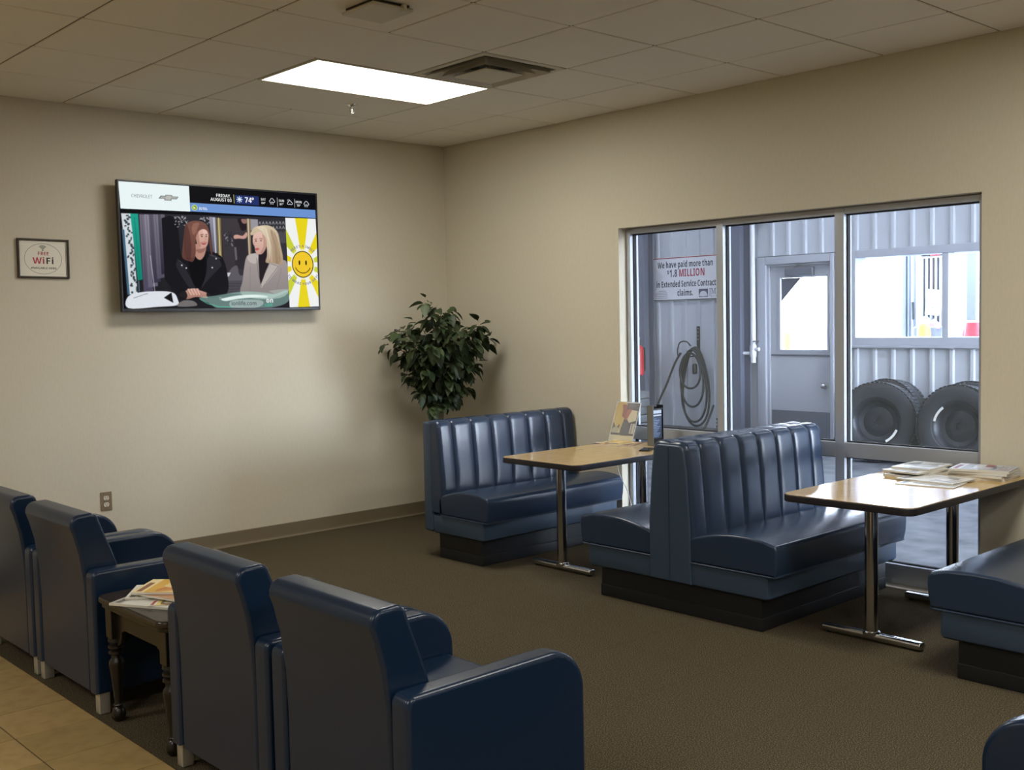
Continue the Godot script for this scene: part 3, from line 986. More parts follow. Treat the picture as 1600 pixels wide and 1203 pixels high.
# ------------------------------------------------------------------ tables
func make_table(label: String, x0: float, x1: float, zc: float, legs: Array) -> void:
	var w := 0.655
	var t := thing("dining_table", label, "table", Vector3((x0 + x1) / 2, 0, zc), 0, "laminate tables with chrome pedestals")
	var l := x1 - x0
	var r := round_rect(l, w, 0.055, 6)
	mi("table_top", flat_slab(round_rect(l - 0.006, w - 0.006, 0.053, 6), 0.66, 0.686, 0.0015, 2).mesh(30), M.laminate, t)
	mi("edge_band", flat_slab(r, 0.650, 0.6845, 0.006, 3).mesh(40), M.edge, t)
	for x in legs:
		var lx: float = x - (x0 + x1) / 2
		mi("column", lathe(PackedVector2Array([Vector2(0, 0.03), Vector2(0.030, 0.03), Vector2(0.030, 0.645), Vector2(0, 0.645)]), 24).mesh(50), M.chrome, t, Vector3(lx, 0, 0))
		mi("mounting_plate", bm(Vector3(lx - 0.09, 0.641, -0.2), Vector3(lx + 0.09, 0.650, 0.2), 0.002), M.black, t)
		mi("collar", lathe(PackedVector2Array([Vector2(0, 0.03), Vector2(0.040, 0.03), Vector2(0.040, 0.044), Vector2(0.031, 0.05), Vector2(0, 0.05)]), 20).mesh(), M.chrome, t, Vector3(lx, 0, 0))
		var p := round_rect(0.05, 0.034, 0.014, 4)
		var s := slab(p, -0.25, 0.25, 0.008, 3)
		var foot := Soup.new()
		foot.add(s, Transform3D(Basis(), Vector3(lx, 0.024, 0)))
		mi("foot", foot.mesh(40), M.chrome, t)
		for zz in [-0.22, 0.22]:
			mi("glide", lathe(PackedVector2Array([Vector2(0, 0), Vector2(0.014, 0), Vector2(0.014, 0.01), Vector2(0, 0.01)]), 12).mesh(), M.black, t, Vector3(lx, 0, zz))

func build_tables() -> void:
	make_table("laminate table with leaflets and sign holders, between the single booth and the double booth", -1.135, -0.008, 2.19, [-0.93, -0.17])
	make_table("laminate table with stacked magazines at its wall end, nearest the right edge", -1.225, -0.008, 4.255, [-0.975, -0.17])

# ------------------------------------------------------------------ armchairs
func make_armchair(label: String) -> Node3D:
	# faces +x; its rear at x = 0, centred on z = 0
	var t := thing("armchair", label, "armchair", Vector3.ZERO, 0, "blue vinyl armchairs")
	var hw := 0.34
	var aw := 0.078
	var p := PackedVector2Array([Vector2(0.0, 0.085), Vector2(0.0, 0.545)])
	p.append_array(arc(Vector2(0.028, 0.547), 0.028, 180, 95, 4))
	p.append_array(arc(Vector2(0.515, 0.445), 0.130, 88, 0, 12))
	p.append_array(arc(Vector2(0.615, 0.115), 0.03, 0, -90, 3))
	for s in [-1, 1]:
		var z0 := hw - aw if s == 1 else -hw
		mi("arm", slab(p, z0, z0 + aw, 0.016, 4).mesh(38), M.chair, t)
	var b := PackedVector2Array([Vector2(0.004, 0.085), Vector2(0.004, 0.40), Vector2(0.0, 0.52), Vector2(-0.014, 0.63), Vector2(-0.034, 0.71), Vector2(-0.046, 0.745)])
	b.append_array(arc(Vector2(-0.006, 0.752), 0.040, 185, 100, 5))
	b.append_array(arc(Vector2(0.034, 0.757), 0.036, 85, 10, 4))
	b.append_array(PackedVector2Array([Vector2(0.088, 0.71), Vector2(0.115, 0.64), Vector2(0.145, 0.55), Vector2(0.175, 0.44), Vector2(0.19, 0.30), Vector2(0.19, 0.085)]))
	mi("backrest", slab(b, -hw + aw + 0.002, hw - aw - 0.002, 0.014, 4).mesh(38), M.chair, t)
	var q := round_rect(0.46, 0.15, 0.045, 5)
	var c := Soup.new()
	c.add(slab(q, -hw + aw + 0.003, hw - aw - 0.003, 0.02, 3), Transform3D(Basis(), Vector3(0.405, 0.355, 0)))
	mi("seat_cushion", c.mesh(40), M.chair, t)
	mi("front_rail", bm(Vector3(0.185, 0.09, -hw + aw), Vector3(0.60, 0.285, hw - aw), 0.02), M.chair, t)
	for s in [-1, 1]:
		for x in [0.012, 0.575]:
			mi("leg", bm(Vector3(x, 0.0, s * (hw - 0.035) - 0.021), Vector3(x + 0.045, 0.088, s * (hw - 0.035) + 0.021), 0.004), M.leg_metal, t)
	return t

func build_armchairs() -> void:
	var a := make_armchair("blue vinyl armchair at the far end of the row, cut off by the left edge")
	a.position = Vector3(-3.935, 0, 1.575)
	dup(a, Vector3(-3.935, 0, 2.272), 0, "whole blue vinyl armchair seen from behind on the far side of the end table")
	dup(a, Vector3(-3.935, 0, 3.602), 0, "blue vinyl armchair on the near side of the end table, half hidden by its neighbour")
	dup(a, Vector3(-3.935, 0, 4.302), 0, "nearest blue vinyl armchair in the row, its whole arm in view")
	dup(a, Vector3(-2.676, 0, 6.325), PI / 2, "blue vinyl armchair in the bottom right corner, only a rounded arm showing")

func build_end_table() -> void:
	var t := thing("end_table", "dark wooden end table with turned legs between two armchairs", "end table", Vector3(-3.645, 0, 2.942))
	mi("table_top", flat_slab(round_rect(0.60, 0.585, 0.05, 6), 0.468, 0.495, 0.01, 4).mesh(40), M.table_wood, t)
	mi("top_moulding", flat_slab(round_rect(0.58, 0.565, 0.045, 6), 0.452, 0.468, 0.004, 2).mesh(40), M.dark_wood, t)
	for k in 4:
		# apron boards with a bracket curve at both ends
		var hl := 0.235 if k % 2 == 0 else 0.228
		var p := PackedVector2Array([Vector2(-hl, 0.452), Vector2(-hl, 0.30)])
		for i in 7: p.append(Vector2(-hl + 0.012 + 0.05 * sin(PI / 2 * i / 6.0), 0.30 + 0.06 * (1 - cos(PI / 2 * i / 6.0))))
		p.append(Vector2(-hl + 0.09, 0.372)); p.append(Vector2(hl - 0.09, 0.372))
		for i in 7: p.append(Vector2(hl - 0.012 - 0.05 * sin(PI / 2 * (6 - i) / 6.0), 0.30 + 0.06 * (1 - cos(PI / 2 * (6 - i) / 6.0))))
		p.append(Vector2(hl, 0.30)); p.append(Vector2(hl, 0.452))
		var s := slab(p, -0.009, 0.009, 0.002, 1)
		var o := Soup.new()
		var b := Basis(Vector3.UP, k * PI / 2)
		o.add(s, Transform3D(b, b * Vector3(0, 0, 0.235 if k % 2 == 0 else 0.242)))
		mi("apron", o.mesh(30), M.dark_wood, t)
	var leg := PackedVector2Array([Vector2(0, 0), Vector2(0.017, 0), Vector2(0.025, 0.012), Vector2(0.028, 0.03), Vector2(0.022, 0.048), Vector2(0.014, 0.056), Vector2(0.020, 0.064), Vector2(0.014, 0.072), Vector2(0.017, 0.11), Vector2(0.024, 0.18), Vector2(0.030, 0.225), Vector2(0.028, 0.238), Vector2(0.019, 0.25), Vector2(0.019, 0.262), Vector2(0.029, 0.268), Vector2(0.029, 0.277), Vector2(0.020, 0.283), Vector2(0.030, 0.290), Vector2(0.030, 0.299), Vector2(0.020, 0.305), Vector2(0.03, 0.315), Vector2(0.028, 0.33), Vector2(0, 0.33)])
	for x in [-0.245, 0.245]:
		for z in [-0.238, 0.238]:
			var l := lathe(leg, 20)
			l.add(box(Vector3(-0.027, 0.328, -0.027), Vector3(0.027, 0.4525, 0.027), 0.003))
			mi("leg", l.mesh(45), M.dark_wood, t, Vector3(x, 0, z))

# ------------------------------------------------------------------ plant
func leaf_mesh(l: float, w: float, curl: float) -> ArrayMesh:
	# grows along +z from the stalk at the origin, top side up
	var s := Soup.new()
	var n := 5
	var mid := PackedVector3Array()
	var lf := PackedVector3Array()
	var rt := PackedVector3Array()
	for i in n + 1:
		var t := float(i) / n
		var hw := w * pow(sin(PI * pow(t, 0.75)), 0.85) * 0.5 if i > 0 and i < n else 0.0
		var y := -curl * t * t
		mid.append(Vector3(0, y, l * (0.12 + t * 0.88)))
		lf.append(Vector3(-hw, y + hw * 0.35, l * (0.12 + t * 0.88)))
		rt.append(Vector3(hw, y + hw * 0.35, l * (0.12 + t * 0.88)))
	for i in n:
		s.quad(mid[i], lf[i], lf[i + 1], mid[i + 1])
		s.quad(rt[i], mid[i], mid[i + 1], rt[i + 1])
	s.quad(Vector3(-0.0012, 0, 0), Vector3(0.0012, 0, 0), Vector3(0.001, 0, l * 0.14), Vector3(-0.001, 0, l * 0.14))
	return s.mesh(60, false)

func build_plant() -> void:
	var r := RandomNumberGenerator.new()
	r.seed = 21
	var t := thing("potted_ficus", "leafy artificial ficus tree in the corner behind the single booth seat", "plant", Vector3(-0.49, 0, 0.50))
	mi("pot", lathe(PackedVector2Array([Vector2(0, 0), Vector2(0.095, 0), Vector2(0.118, 0.27), Vector2(0.125, 0.275), Vector2(0.125, 0.30), Vector2(0.110, 0.30), Vector2(0.106, 0.25), Vector2(0, 0.25)]), 28).mesh(), M.pot, t)
	mi("soil", lathe(PackedVector2Array([Vector2(0, 0.268), Vector2(0.07, 0.264), Vector2(0.107, 0.255), Vector2(0, 0.252)]), 20).mesh(), M.soil, t)
	mi("trunk", tube(spline([Vector3(0, 0.24, 0), Vector3(0.012, 0.45, 0.01), Vector3(-0.008, 0.7, -0.004), Vector3(0.0, 0.92, 0.0), Vector3(0.01, 1.15, 0.0)]), 0.036, 10, 0.018).mesh(), M.bark, t)
	var kinds := [leaf_mesh(0.108, 0.056, 0.016), leaf_mesh(0.094, 0.05, 0.008), leaf_mesh(0.12, 0.06, 0.03), leaf_mesh(0.08, 0.042, 0.012)]
	var places := []
	var tips := []
	# ends of the boughs: bearing, reach, height
	for q in 34:
		var lv := q / 33.0
		tips.append([q * 2.399 + r.randf_range(-0.2, 0.2), lerpf(0.10, 0.36, pow(minf(1.0, lv * 1.25), 0.9)) * r.randf_range(0.7, 1.05), lerpf(0.95, 1.50, pow(lv, 0.85)) + r.randf_range(-0.04, 0.05)])
	# bearings are measured in the room; these few stick out at the top and the sides as in the picture
	for q in [[3.85, 0.39, 1.64], [4.1, 0.28, 1.62], [4.5, 0.12, 1.56], [0.7, 0.14, 1.56], [0.85, 0.38, 1.56], [0.75, 0.41, 1.34], [3.9, 0.37, 1.36], [3.8, 0.22, 0.90], [0.8, 0.40, 1.46]]: tips.append(q)
	for q in tips:
		var dir := Vector3(cos(q[0]), 0, -sin(q[0]))
		var y0: float = clampf(q[2] - 0.34, 0.84, 1.12)
		var a := Vector3(0, y0, 0)
		var e: Vector3 = dir * q[1] + Vector3(0, q[2], 0)
		var pts := spline([a, a.lerp(e, 0.45) + Vector3(0, 0.05, 0) - dir * 0.02, e], 5)
		mi("branch", tube(pts, 0.0065, 6, 0.002).mesh(), M.bark, t)
		# twigs and leaves along the outer part of the bough
		for k in range(3, pts.size()):
			for m in 2:
				var base: Vector3 = pts[k]
				var fwd := (pts[k] - pts[k - 1]).normalized()
				var out := (dir * 0.7 + Vector3(r.randf_range(-1, 1), r.randf_range(-0.5, 0.6), r.randf_range(-1, 1))).normalized()
				var tip := base + (out * 0.6 + fwd * 0.5).normalized() * r.randf_range(0.03, 0.10)
				for h in (1 if k < 5 else 2):
					var p := base.lerp(tip, (h + 1) / 2.0)
					var d := (out + Vector3(r.randf_range(-0.8, 0.8), r.randf_range(-1.1, 0.05), r.randf_range(-0.8, 0.8))).normalized()
					places.append([p, d])
	# keep off the two walls
	var ok := []
	for q in places:
		var w: Vector3 = q[0] + q[1] * 0.11
		if w.x < 0.46 and w.z > -0.47 and q[0].x < 0.47 and q[0].z > -0.48: ok.append(q)
	# those nearest the room show largest
	ok.sort_custom(func(a, b): return a[0].dot(Vector3(-0.67, 0.1, 0.74)) > b[0].dot(Vector3(-0.67, 0.1, 0.74)))
	var rest := Soup.new()
	for i in ok.size():
		var d: Vector3 = ok[i][1]
		var up := (Vector3.UP + Vector3(r.randf_range(-0.5, 0.5), 0, r.randf_range(-0.5, 0.5))).normalized()
		if absf(d.dot(up)) > 0.97: up = Vector3.RIGHT
		var b := Basis.looking_at(-d, up)
		var sc := r.randf_range(0.8, 1.15)
		var kind := r.randi() % 4
		if i < 300:
			var o := mi("leaf", kinds[kind], M.leaves[r.randi() % 4], t)
			o.transform = Transform3D(b.scaled(Vector3.ONE * sc), ok[i][0])
		else:
			var src := Soup.new()
			var arr: Array = kinds[kind].surface_get_arrays(0)
			src.v = arr[Mesh.ARRAY_VERTEX]
			src.uv = arr[Mesh.ARRAY_TEX_UV]
			rest.add(src, Transform3D(b.scaled(Vector3.ONE * sc), ok[i][0]))
	if rest.v.size():
		tag(mi("foliage", rest.mesh(60, false), M.leaves[0], t), "", "", "", "stuff")

# ------------------------------------------------------------------ television
func tv_picture() -> ImageTexture:
	var W := 1120
	var HH := 640
	var cv := Canvas.new(W, HH, c8(10, 10, 14))
	# coordinates were measured on the skewed screen of the photograph; P squares them up
	var P := func(x: float, y: float) -> Vector2:
		var u := (x - 75.0) / 1415.0
		var t := lerpf(90, 190, u)
		var b := lerpf(985, 1008, u)
		return Vector2(u * W, (y - t) / (b - t) * HH)
	var Q := func(l: Array) -> PackedVector2Array:
		var r := PackedVector2Array()
		for i in range(0, l.size(), 2): r.append(P.call(l[i], l[i + 1]))
		return r
	# ---- studio picture
	cv.poly(Q.call([80, 310, 1242, 350, 1252, 1003, 100, 980]), c8(46, 45, 52), 1.0, c8(30, 29, 34))
	# clothes rails on the left
	cv.poly(Q.call([84, 314, 150, 316, 168, 880, 118, 885]), c8(214, 222, 226))
	var r := RandomNumberGenerator.new()
	r.seed = 5
	for i in 46:
		var y := 330 + i * 12.0
		cv.oval(P.call(98 + (y - 330) * 0.06 + r.randf() * 44, y), r.randf_range(4, 9), r.randf_range(3, 6), c8(48, 58, 66), 0.9, r.randf() * 3)
	cv.poly(Q.call([84, 420, 100, 430, 118, 885, 104, 885]), c8(70, 104, 128))
	cv.poly(Q.call([142, 316, 192, 318, 197, 500, 205, 780, 172, 788, 160, 560]), c8(30, 164, 142), 1.0, c8(22, 130, 112))
	cv.line(Q.call([168, 340, 186, 770]), 3, c8(18, 116, 104), 0.8)
	cv.line(Q.call([178, 790, 180, 866]), 4, c8(120, 170, 190), 0.8)
	for k in [[200, 250, 118, 112, 128], [232, 282, 142, 138, 152], [262, 302, 96, 92, 106], [292, 330, 124, 120, 134], [322, 345, 86, 82, 96], [340, 366, 110, 106, 118]]:
		var x0: float = k[0]
		var x1: float = k[1]
		cv.poly(Q.call([x0, 322, x1, 324, x1 + 22, 860 - (x0 - 200), x0 + 8, 870 - (x0 - 200)]), c8(k[2], k[3], k[4]), 1.0, c8(k[2] - 40, k[3] - 40, k[4] - 36))
		cv.line(Q.call([x0 + 14, 330, x0 + 26, 820 - (x0 - 200)]), 2, c8(66, 62, 74), 0.7)
	cv.line(Q.call([262, 610, 282, 868]), 4, c8(196, 190, 200), 0.8)
	cv.poly(Q.call([345, 350, 400, 330, 452, 360, 470, 700, 420, 890, 350, 780]), c8(24, 23, 28))
	for i in 40:
		cv.oval(P.call(432 + r.randf() * 90, 336 + r.randf() * 80), 3, r.randf_range(4, 9), c8(180, 180, 186) if i % 2 else c8(26, 26, 32), 0.8, r.randf() * 3)
	for i in 34:
		cv.oval(P.call(590 + r.randf() * 100, 345 + r.randf() * 60), 4, r.randf_range(3, 7), c8(170, 170, 176) if i % 2 else c8(30, 30, 36), 0.8, r.randf() * 3)
	cv.poly(Q.call([672, 340, 720, 345, 726, 600, 690, 590]), c8(150, 148, 164), 1.0, c8(96, 94, 108))
	cv.poly(Q.call([700, 345, 712, 345, 716, 600, 706, 600]), c8(196, 194, 206))
	# mirror in a gilt frame
	cv.poly(Q.call([724, 348, 756, 350, 756, 640, 728, 620]), c8(126, 112, 74))
	cv.poly(Q.call([736, 348, 744, 349, 746, 630, 738, 620]), c8(216, 202, 150))
	cv.poly(Q.call([756, 352, 944, 356, 944, 860, 770, 850]), c8(66, 60, 64), 1.0, c8(54, 50, 56))
	cv.blob(Q.call([880, 358, 946, 362, 940, 430, 905, 440, 890, 400]), c8(38, 30, 34))
	cv.blob(Q.call([905, 360, 945, 362, 940, 390, 915, 388]), c8(150, 112, 104))
	cv.blob(Q.call([846, 478, 870, 470, 912, 478, 940, 452, 946, 480, 925, 500, 880, 498, 850, 500]), c8(206, 158, 146))
	for i in 30: cv.oval(P.call(775 + r.randf() * 60, 450 + r.randf() * 100), 4, 5, c8(150, 148, 156) if i % 3 == 0 else c8(44, 42, 48), 0.8)
	cv.poly(Q.call([846, 500, 940, 505, 938, 720, 850, 712]), c8(48, 44, 50))
	cv.poly(Q.call([846, 560, 862, 560, 866, 650, 852, 655]), c8(104, 100, 108))
	cv.blob(Q.call([800, 740, 860, 690, 880, 760, 940, 770, 940, 850, 800, 840]), c8(112, 108, 116), 0.7)
	cv.poly(Q.call([770, 742, 815, 742, 800, 770, 776, 772]), c8(206, 206, 214))
	cv.poly(Q.call([944, 356, 974, 357, 972, 640, 950, 640]), c8(138, 120, 92))
	cv.poly(Q.call([952, 356, 960, 356, 960, 640, 954, 640]), c8(226, 208, 186))
	cv.poly(Q.call([974, 358, 1030, 362, 1030, 450, 974, 440]), c8(156, 154, 160))
	cv.poly(Q.call([1030, 362, 1242, 372, 1245, 720, 1100, 600, 1030, 440]), c8(54, 53, 58))
	for i in 16:
		var px := 1036 + (i % 8) * 26
		var py := 378 + (i / 8) * 34
		cv.line(Q.call([px, py + 20, px + 8, py, px + 16, py + 22]), 4, c8(188, 188, 194), 0.75)
	for i in 14: cv.line(Q.call([1150 + i * 7, 440 + r.randf() * 20, 1152 + i * 7, 520 + r.randf() * 20]), 3, c8(126, 125, 132), 0.6)
	# lower background between the two women
	cv.poly(Q.call([770, 800, 900, 800, 890, 900, 770, 890]), c8(78, 76, 82))
	for i in 4: cv.line(Q.call([775, 820 + i * 20, 892, 822 + i * 20]), 3, c8(52, 50, 56), 0.8)
	# woman on the left: dark leather jacket, brown hair
	cv.blob(Q.call([470, 610, 430, 660, 400, 760, 400, 870, 470, 930, 640, 930, 780, 890, 790, 760, 760, 640, 700, 600, 590, 580]), c8(24, 23, 28))
	cv.blob(Q.call([520, 640, 580, 610, 640, 640, 620, 800, 570, 850, 530, 760]), c8(13, 12, 15))
	cv.blob(Q.call([430, 680, 460, 650, 520, 760, 560, 860, 520, 850, 470, 770]), c8(42, 41, 47))
	cv.blob(Q.call([650, 640, 700, 610, 750, 680, 720, 720, 640, 800, 600, 850, 640, 740]), c8(44, 43, 50))
	cv.line(Q.call([660, 610, 745, 640]), 5, c8(86, 85, 94), 0.7)
	cv.line(Q.call([440, 640, 500, 690]), 4, c8(72, 71, 80), 0.7)
	for q in [[500, 704], [682, 704], [470, 684], [712, 640]]: cv.oval(P.call(q[0], q[1]), 4.5, 4.5, c8(216, 216, 224))
	cv.blob(Q.call([560, 540, 640, 540, 632, 610, 600, 648, 566, 620]), c8(186, 140, 124))
	cv.blob(Q.call([575, 440, 600, 408, 640, 412, 662, 450, 662, 500, 654, 540, 630, 566, 600, 562, 578, 520]), c8(226, 184, 168), 1.0, c8(204, 158, 142))
	cv.blob(Q.call([600, 370, 545, 372, 505, 400, 492, 470, 480, 560, 476, 630, 520, 655, 552, 655, 570, 590, 572, 500, 600, 440, 640, 430, 662, 460, 668, 540, 678, 610, 686, 600, 680, 500, 664, 420, 640, 385]), c8(122, 82, 72), 1.0, c8(96, 60, 54))
	for i in 7: cv.line(Q.call([520 + i * 10, 400 + i * 3, 500 + i * 10, 630]), 2, c8(164, 116, 102), 0.5)
	cv.blob(Q.call([574, 452, 592, 440, 598, 500, 606, 552, 590, 548, 576, 510]), c8(150, 100, 86), 0.45)
	cv.blob(Q.call([572, 574, 606, 570, 640, 560, 626, 590, 590, 598]), c8(128, 86, 76), 0.55)
	cv.blob(Q.call([622, 430, 650, 440, 656, 470, 630, 462]), c8(244, 208, 192), 0.5)
	cv.blob(Q.call([500, 420, 520, 400, 540, 520, 530, 640, 500, 630, 490, 520]), c8(70, 42, 38), 0.5)
	cv.blob(Q.call([560, 390, 600, 384, 590, 420, 560, 470, 548, 430]), c8(176, 128, 110), 0.5)
	cv.line(Q.call([606, 470, 626, 466]), 3, c8(70, 44, 40))
	cv.line(Q.call([642, 466, 656, 468]), 3, c8(70, 44, 40))
	cv.oval(P.call(617, 480), 5, 2.6, c8(40, 28, 28))
	cv.oval(P.call(648, 480), 4, 2.6, c8(40, 28, 28))
	cv.line(Q.call([638, 484, 646, 504, 634, 508]), 2, c8(168, 118, 106))
	cv.blob(Q.call([608, 524, 630, 520, 652, 522, 636, 538, 616, 536]), c8(166, 74, 76))
	cv.line(Q.call([612, 526, 648, 525]), 2.4, c8(240, 232, 228))
	cv.blob(Q.call([448, 880, 500, 862, 540, 850, 580, 862, 640, 884, 664, 900, 640, 920, 560, 912, 500, 926, 452, 910]), c8(206, 162, 146), 1.0, c8(166, 120, 108))
	for i in 4: cv.blob(Q.call([500 + i * 20, 858 - i, 518 + i * 20, 852, 536 + i * 19, 884, 530 + i * 19, 898, 516 + i * 19, 890]), c8(224, 180, 164), 0.9)
	for i in 5: cv.line(Q.call([498 + i * 20, 858 - i, 520 + i * 19, 898]), 2.6, c8(120, 80, 72), 0.8)
	cv.blob(Q.call([440, 860, 476, 850, 500, 900, 480, 930, 446, 916]), c8(20, 19, 23), 0.9)
	cv.blob(Q.call([640, 880, 700, 860, 720, 900, 680, 925, 640, 915]), c8(20, 19, 23), 0.9)
	# woman on the right: grey coat, blonde hair
	cv.blob(Q.call([960, 612, 930, 640, 912, 720, 900, 800, 888, 900, 1060, 940, 1244, 900, 1246, 690, 1200, 650, 1120, 600, 1040, 600]), c8(172, 162, 158), 1.0, c8(140, 132, 132))
	cv.blob(Q.call([1032, 600, 1100, 590, 1110, 660, 1070, 750, 1034, 830, 1026, 720]), c8(40, 32, 36))
	cv.blob(Q.call([940, 640, 960, 612, 1010, 610, 1024, 640, 1000, 680, 960, 670]), c8(192, 182, 178))
	cv.blob(Q.call([1120, 680, 1180, 700, 1120, 780, 1050, 850, 1034, 840, 1070, 760]), c8(188, 178, 174))
	cv.line(Q.call([1120, 684, 1176, 702, 1050, 850]), 3, c8(108, 100, 100), 0.8)
	cv.line(Q.call([1010, 640, 1020, 760, 1040, 850]), 3, c8(112, 104, 104), 0.8)
	cv.line(Q.call([960, 700, 950, 880]), 3, c8(126, 118, 118), 0.6)
	cv.line(Q.call([1200, 720, 1160, 860]), 3, c8(124, 116, 116), 0.6)
	cv.blob(Q.call([990, 480, 1020, 452, 1070, 452, 1092, 500, 1088, 560, 1060, 606, 1030, 614, 1004, 596, 998, 560, 986, 532]), c8(232, 194, 180), 1.0, c8(206, 164, 150))
	cv.blob(Q.call([1040, 408, 1000, 420, 970, 462, 986, 476, 1040, 450, 1070, 480, 1088, 540, 1090, 620, 1078, 672, 1130, 680, 1200, 690, 1214, 640, 1196, 540, 1180, 460, 1140, 418, 1090, 404]), c8(214, 196, 168), 1.0, c8(176, 152, 126))
	for i in 8: cv.line(Q.call([1060 + i * 14, 424 + i * 5, 1096 + i * 13, 560, 1096 + i * 14, 672]), 2.4, c8(142, 118, 96) if i % 2 else c8(240, 226, 204), 0.55)
	cv.blob(Q.call([1060, 470, 1090, 500, 1088, 560, 1060, 604, 1040, 606, 1064, 560, 1066, 510]), c8(168, 124, 108), 0.5)
	cv.blob(Q.call([1120, 440, 1160, 470, 1180, 560, 1190, 670, 1150, 676, 1140, 560]), c8(140, 112, 86), 0.45)
	cv.blob(Q.call([1020, 420, 1070, 412, 1100, 440, 1120, 540, 1110, 660, 1098, 560, 1070, 460]), c8(246, 232, 208), 0.45)
	cv.line(Q.call([1000, 506, 1018, 502]), 3, c8(112, 84, 70))
	cv.oval(P.call(1010, 518), 5, 2.6, c8(52, 40, 40))
	cv.line(Q.call([1036, 500, 1062, 502]), 3, c8(112, 84, 70))
	cv.oval(P.call(1048, 516), 5, 2.4, c8(52, 40, 40))
	cv.line(Q.call([998, 524, 992, 548, 1006, 552]), 2, c8(170, 122, 108))
	cv.blob(Q.call([1002, 572, 1020, 568, 1034, 574, 1020, 584, 1004, 582]), c8(190, 92, 92))
	# papers on the desk
	cv.blob(Q.call([105, 900, 200, 868, 390, 872, 434, 930, 425, 968, 300, 976, 105, 980]), c8(226, 230, 238))
	cv.poly(Q.call([340, 912, 392, 876, 402, 950]), c8(22, 22, 26))
	cv.line(Q.call([140, 910, 200, 890]), 3, c8(110, 116, 126), 0.8)
	cv.line(Q.call([202, 888, 236, 880]), 3, c8(110, 116, 126), 0.8)
	cv.blob(Q.call([430, 976, 470, 935, 540, 940, 560, 975]), c8(116, 112, 112))
	# lower third
	cv.blob(Q.call([580, 920, 700, 905, 900, 880, 1090, 895, 1140, 905, 1240, 880, 1244, 960, 1120, 1000, 900, 1002, 720, 998, 650, 960]), c8(176, 230, 216), 0.5)
	cv.line(Q.call([590, 930, 640, 962, 720, 985, 820, 992]), 5, c8(96, 196, 166), 0.7)
	cv.blob(Q.call([740, 930, 860, 908, 1000, 905, 1080, 918, 1070, 928, 960, 926, 850, 934, 770, 946]), c8(240, 255, 250), 0.92)
	cv.blob(Q.call([1000, 905, 1080, 905, 1130, 900, 1100, 880, 1240, 870, 1240, 890, 1080, 940]), c8(206, 230, 222), 0.35)
	var b1: Vector2 = P.call(724, 938)
	cv.words("Tonight", b1.x, b1.y, 14, c8(236, 244, 242), false)
	var b2: Vector2 = P.call(810, 978)
	cv.blob(Q.call([800, 985, 812, 944, 920, 938, 1030, 946, 1050, 972, 1000, 998, 860, 998]), c8(236, 244, 240), 0.42)
	cv.words("ionlife.com", b2.x, b2.y, 21, c8(66, 76, 82), false, 1.02)
	var b3: Vector2 = P.call(1070, 966)
	cv.words("on", b3.x, b3.y, 27, Color.WHITE, true, 1.0)
	var b4: Vector2 = P.call(1062, 990)
	cv.words("LIFE", b4.x, b4.y, 13, c8(70, 205, 168), true, 1.25)
	cv.soften(4, 130, 940, 634, 2, 0.045)
	# ---- header
	cv.poly(Q.call([540, 128, 1492, 190, 1492, 300, 540, 240]), c8(13, 13, 17))
	cv.poly(Q.call([74, 90, 540, 123, 543, 303, 82, 281]), c8(240, 252, 252))
	var h1: Vector2 = P.call(153, 201)
	cv.words("CHEVROLET", h1.x, h1.y, 16, c8(128, 134, 138), false, 0.92)
	# bow tie emblem: a slanted bar crossed by a taller slanted block
	cv.poly(Q.call([346, 190, 466, 198, 452, 217, 330, 211]), c8(118, 122, 124))
	cv.poly(Q.call([378, 184, 424, 187, 416, 226, 368, 223]), c8(104, 108, 110))
	cv.poly(Q.call([352, 194, 458, 201, 448, 213, 340, 208]), c8(176, 178, 172))
	cv.poly(Q.call([383, 188, 419, 190, 412, 221, 374, 219]), c8(190, 192, 186))
	var h2: Vector2 = P.call(836, 206)
	cv.words("FRIDAY,", h2.x, h2.y, 17, Color.WHITE, true, 0.98, 1.0)
	h2 = P.call(840, 236)
	cv.words("AUGUST 03", h2.x, h2.y, 17, Color.WHITE, true, 0.98, 1.0)
	cv.line(Q.call([856, 182, 858, 246]), 3, c8(206, 204, 120))
	cv.poly(Q.call([866, 186, 1042, 196, 1043, 262, 867, 250]), c8(38, 52, 108))
	var sc: Vector2 = P.call(898, 218)
	for i in 8: cv.line(PackedVector2Array([sc + Vector2(6, 0).rotated(i * PI / 4), sc + Vector2(18, 0).rotated(i * PI / 4)]), 4.5, c8(206, 226, 255))
	cv.oval(sc, 8, 8, c8(226, 238, 255))
	h2 = P.call(936, 240)
	cv.words("74°", h2.x, h2.y, 29, Color.WHITE, true, 0.92)
	var days := [[1080, "SAT", "84°", 1143, 230], [1220, "SUN", "81°", 1282, 246], [1355, "MON", "78°", 1414, 252]]
	for q in days:
		var a: Vector2 = P.call(q[0], 227 + (q[0] - 1080) * 0.075)
		cv.words(q[1], a.x - 3, a.y, 13, Color.WHITE, true, 0.92, 0.5)
		cv.words(q[2], a.x - 3, a.y + 19, 12, Color.WHITE, true, 1.0, 0.5)
		var o: Vector2 = P.call(q[3], q[4])
		for ring in [[c8(235, 240, 248), 0.0], [c8(13, 13, 17), 3.0]]:
			cv.oval(o + Vector2(-7, 2), 10 - ring[1], 8 - ring[1], ring[0])
			cv.oval(o + Vector2(8, 2), 10 - ring[1], 8 - ring[1], ring[0])
			cv.oval(o + Vector2(0, -5), 11 - ring[1], 10 - ring[1], ring[0])
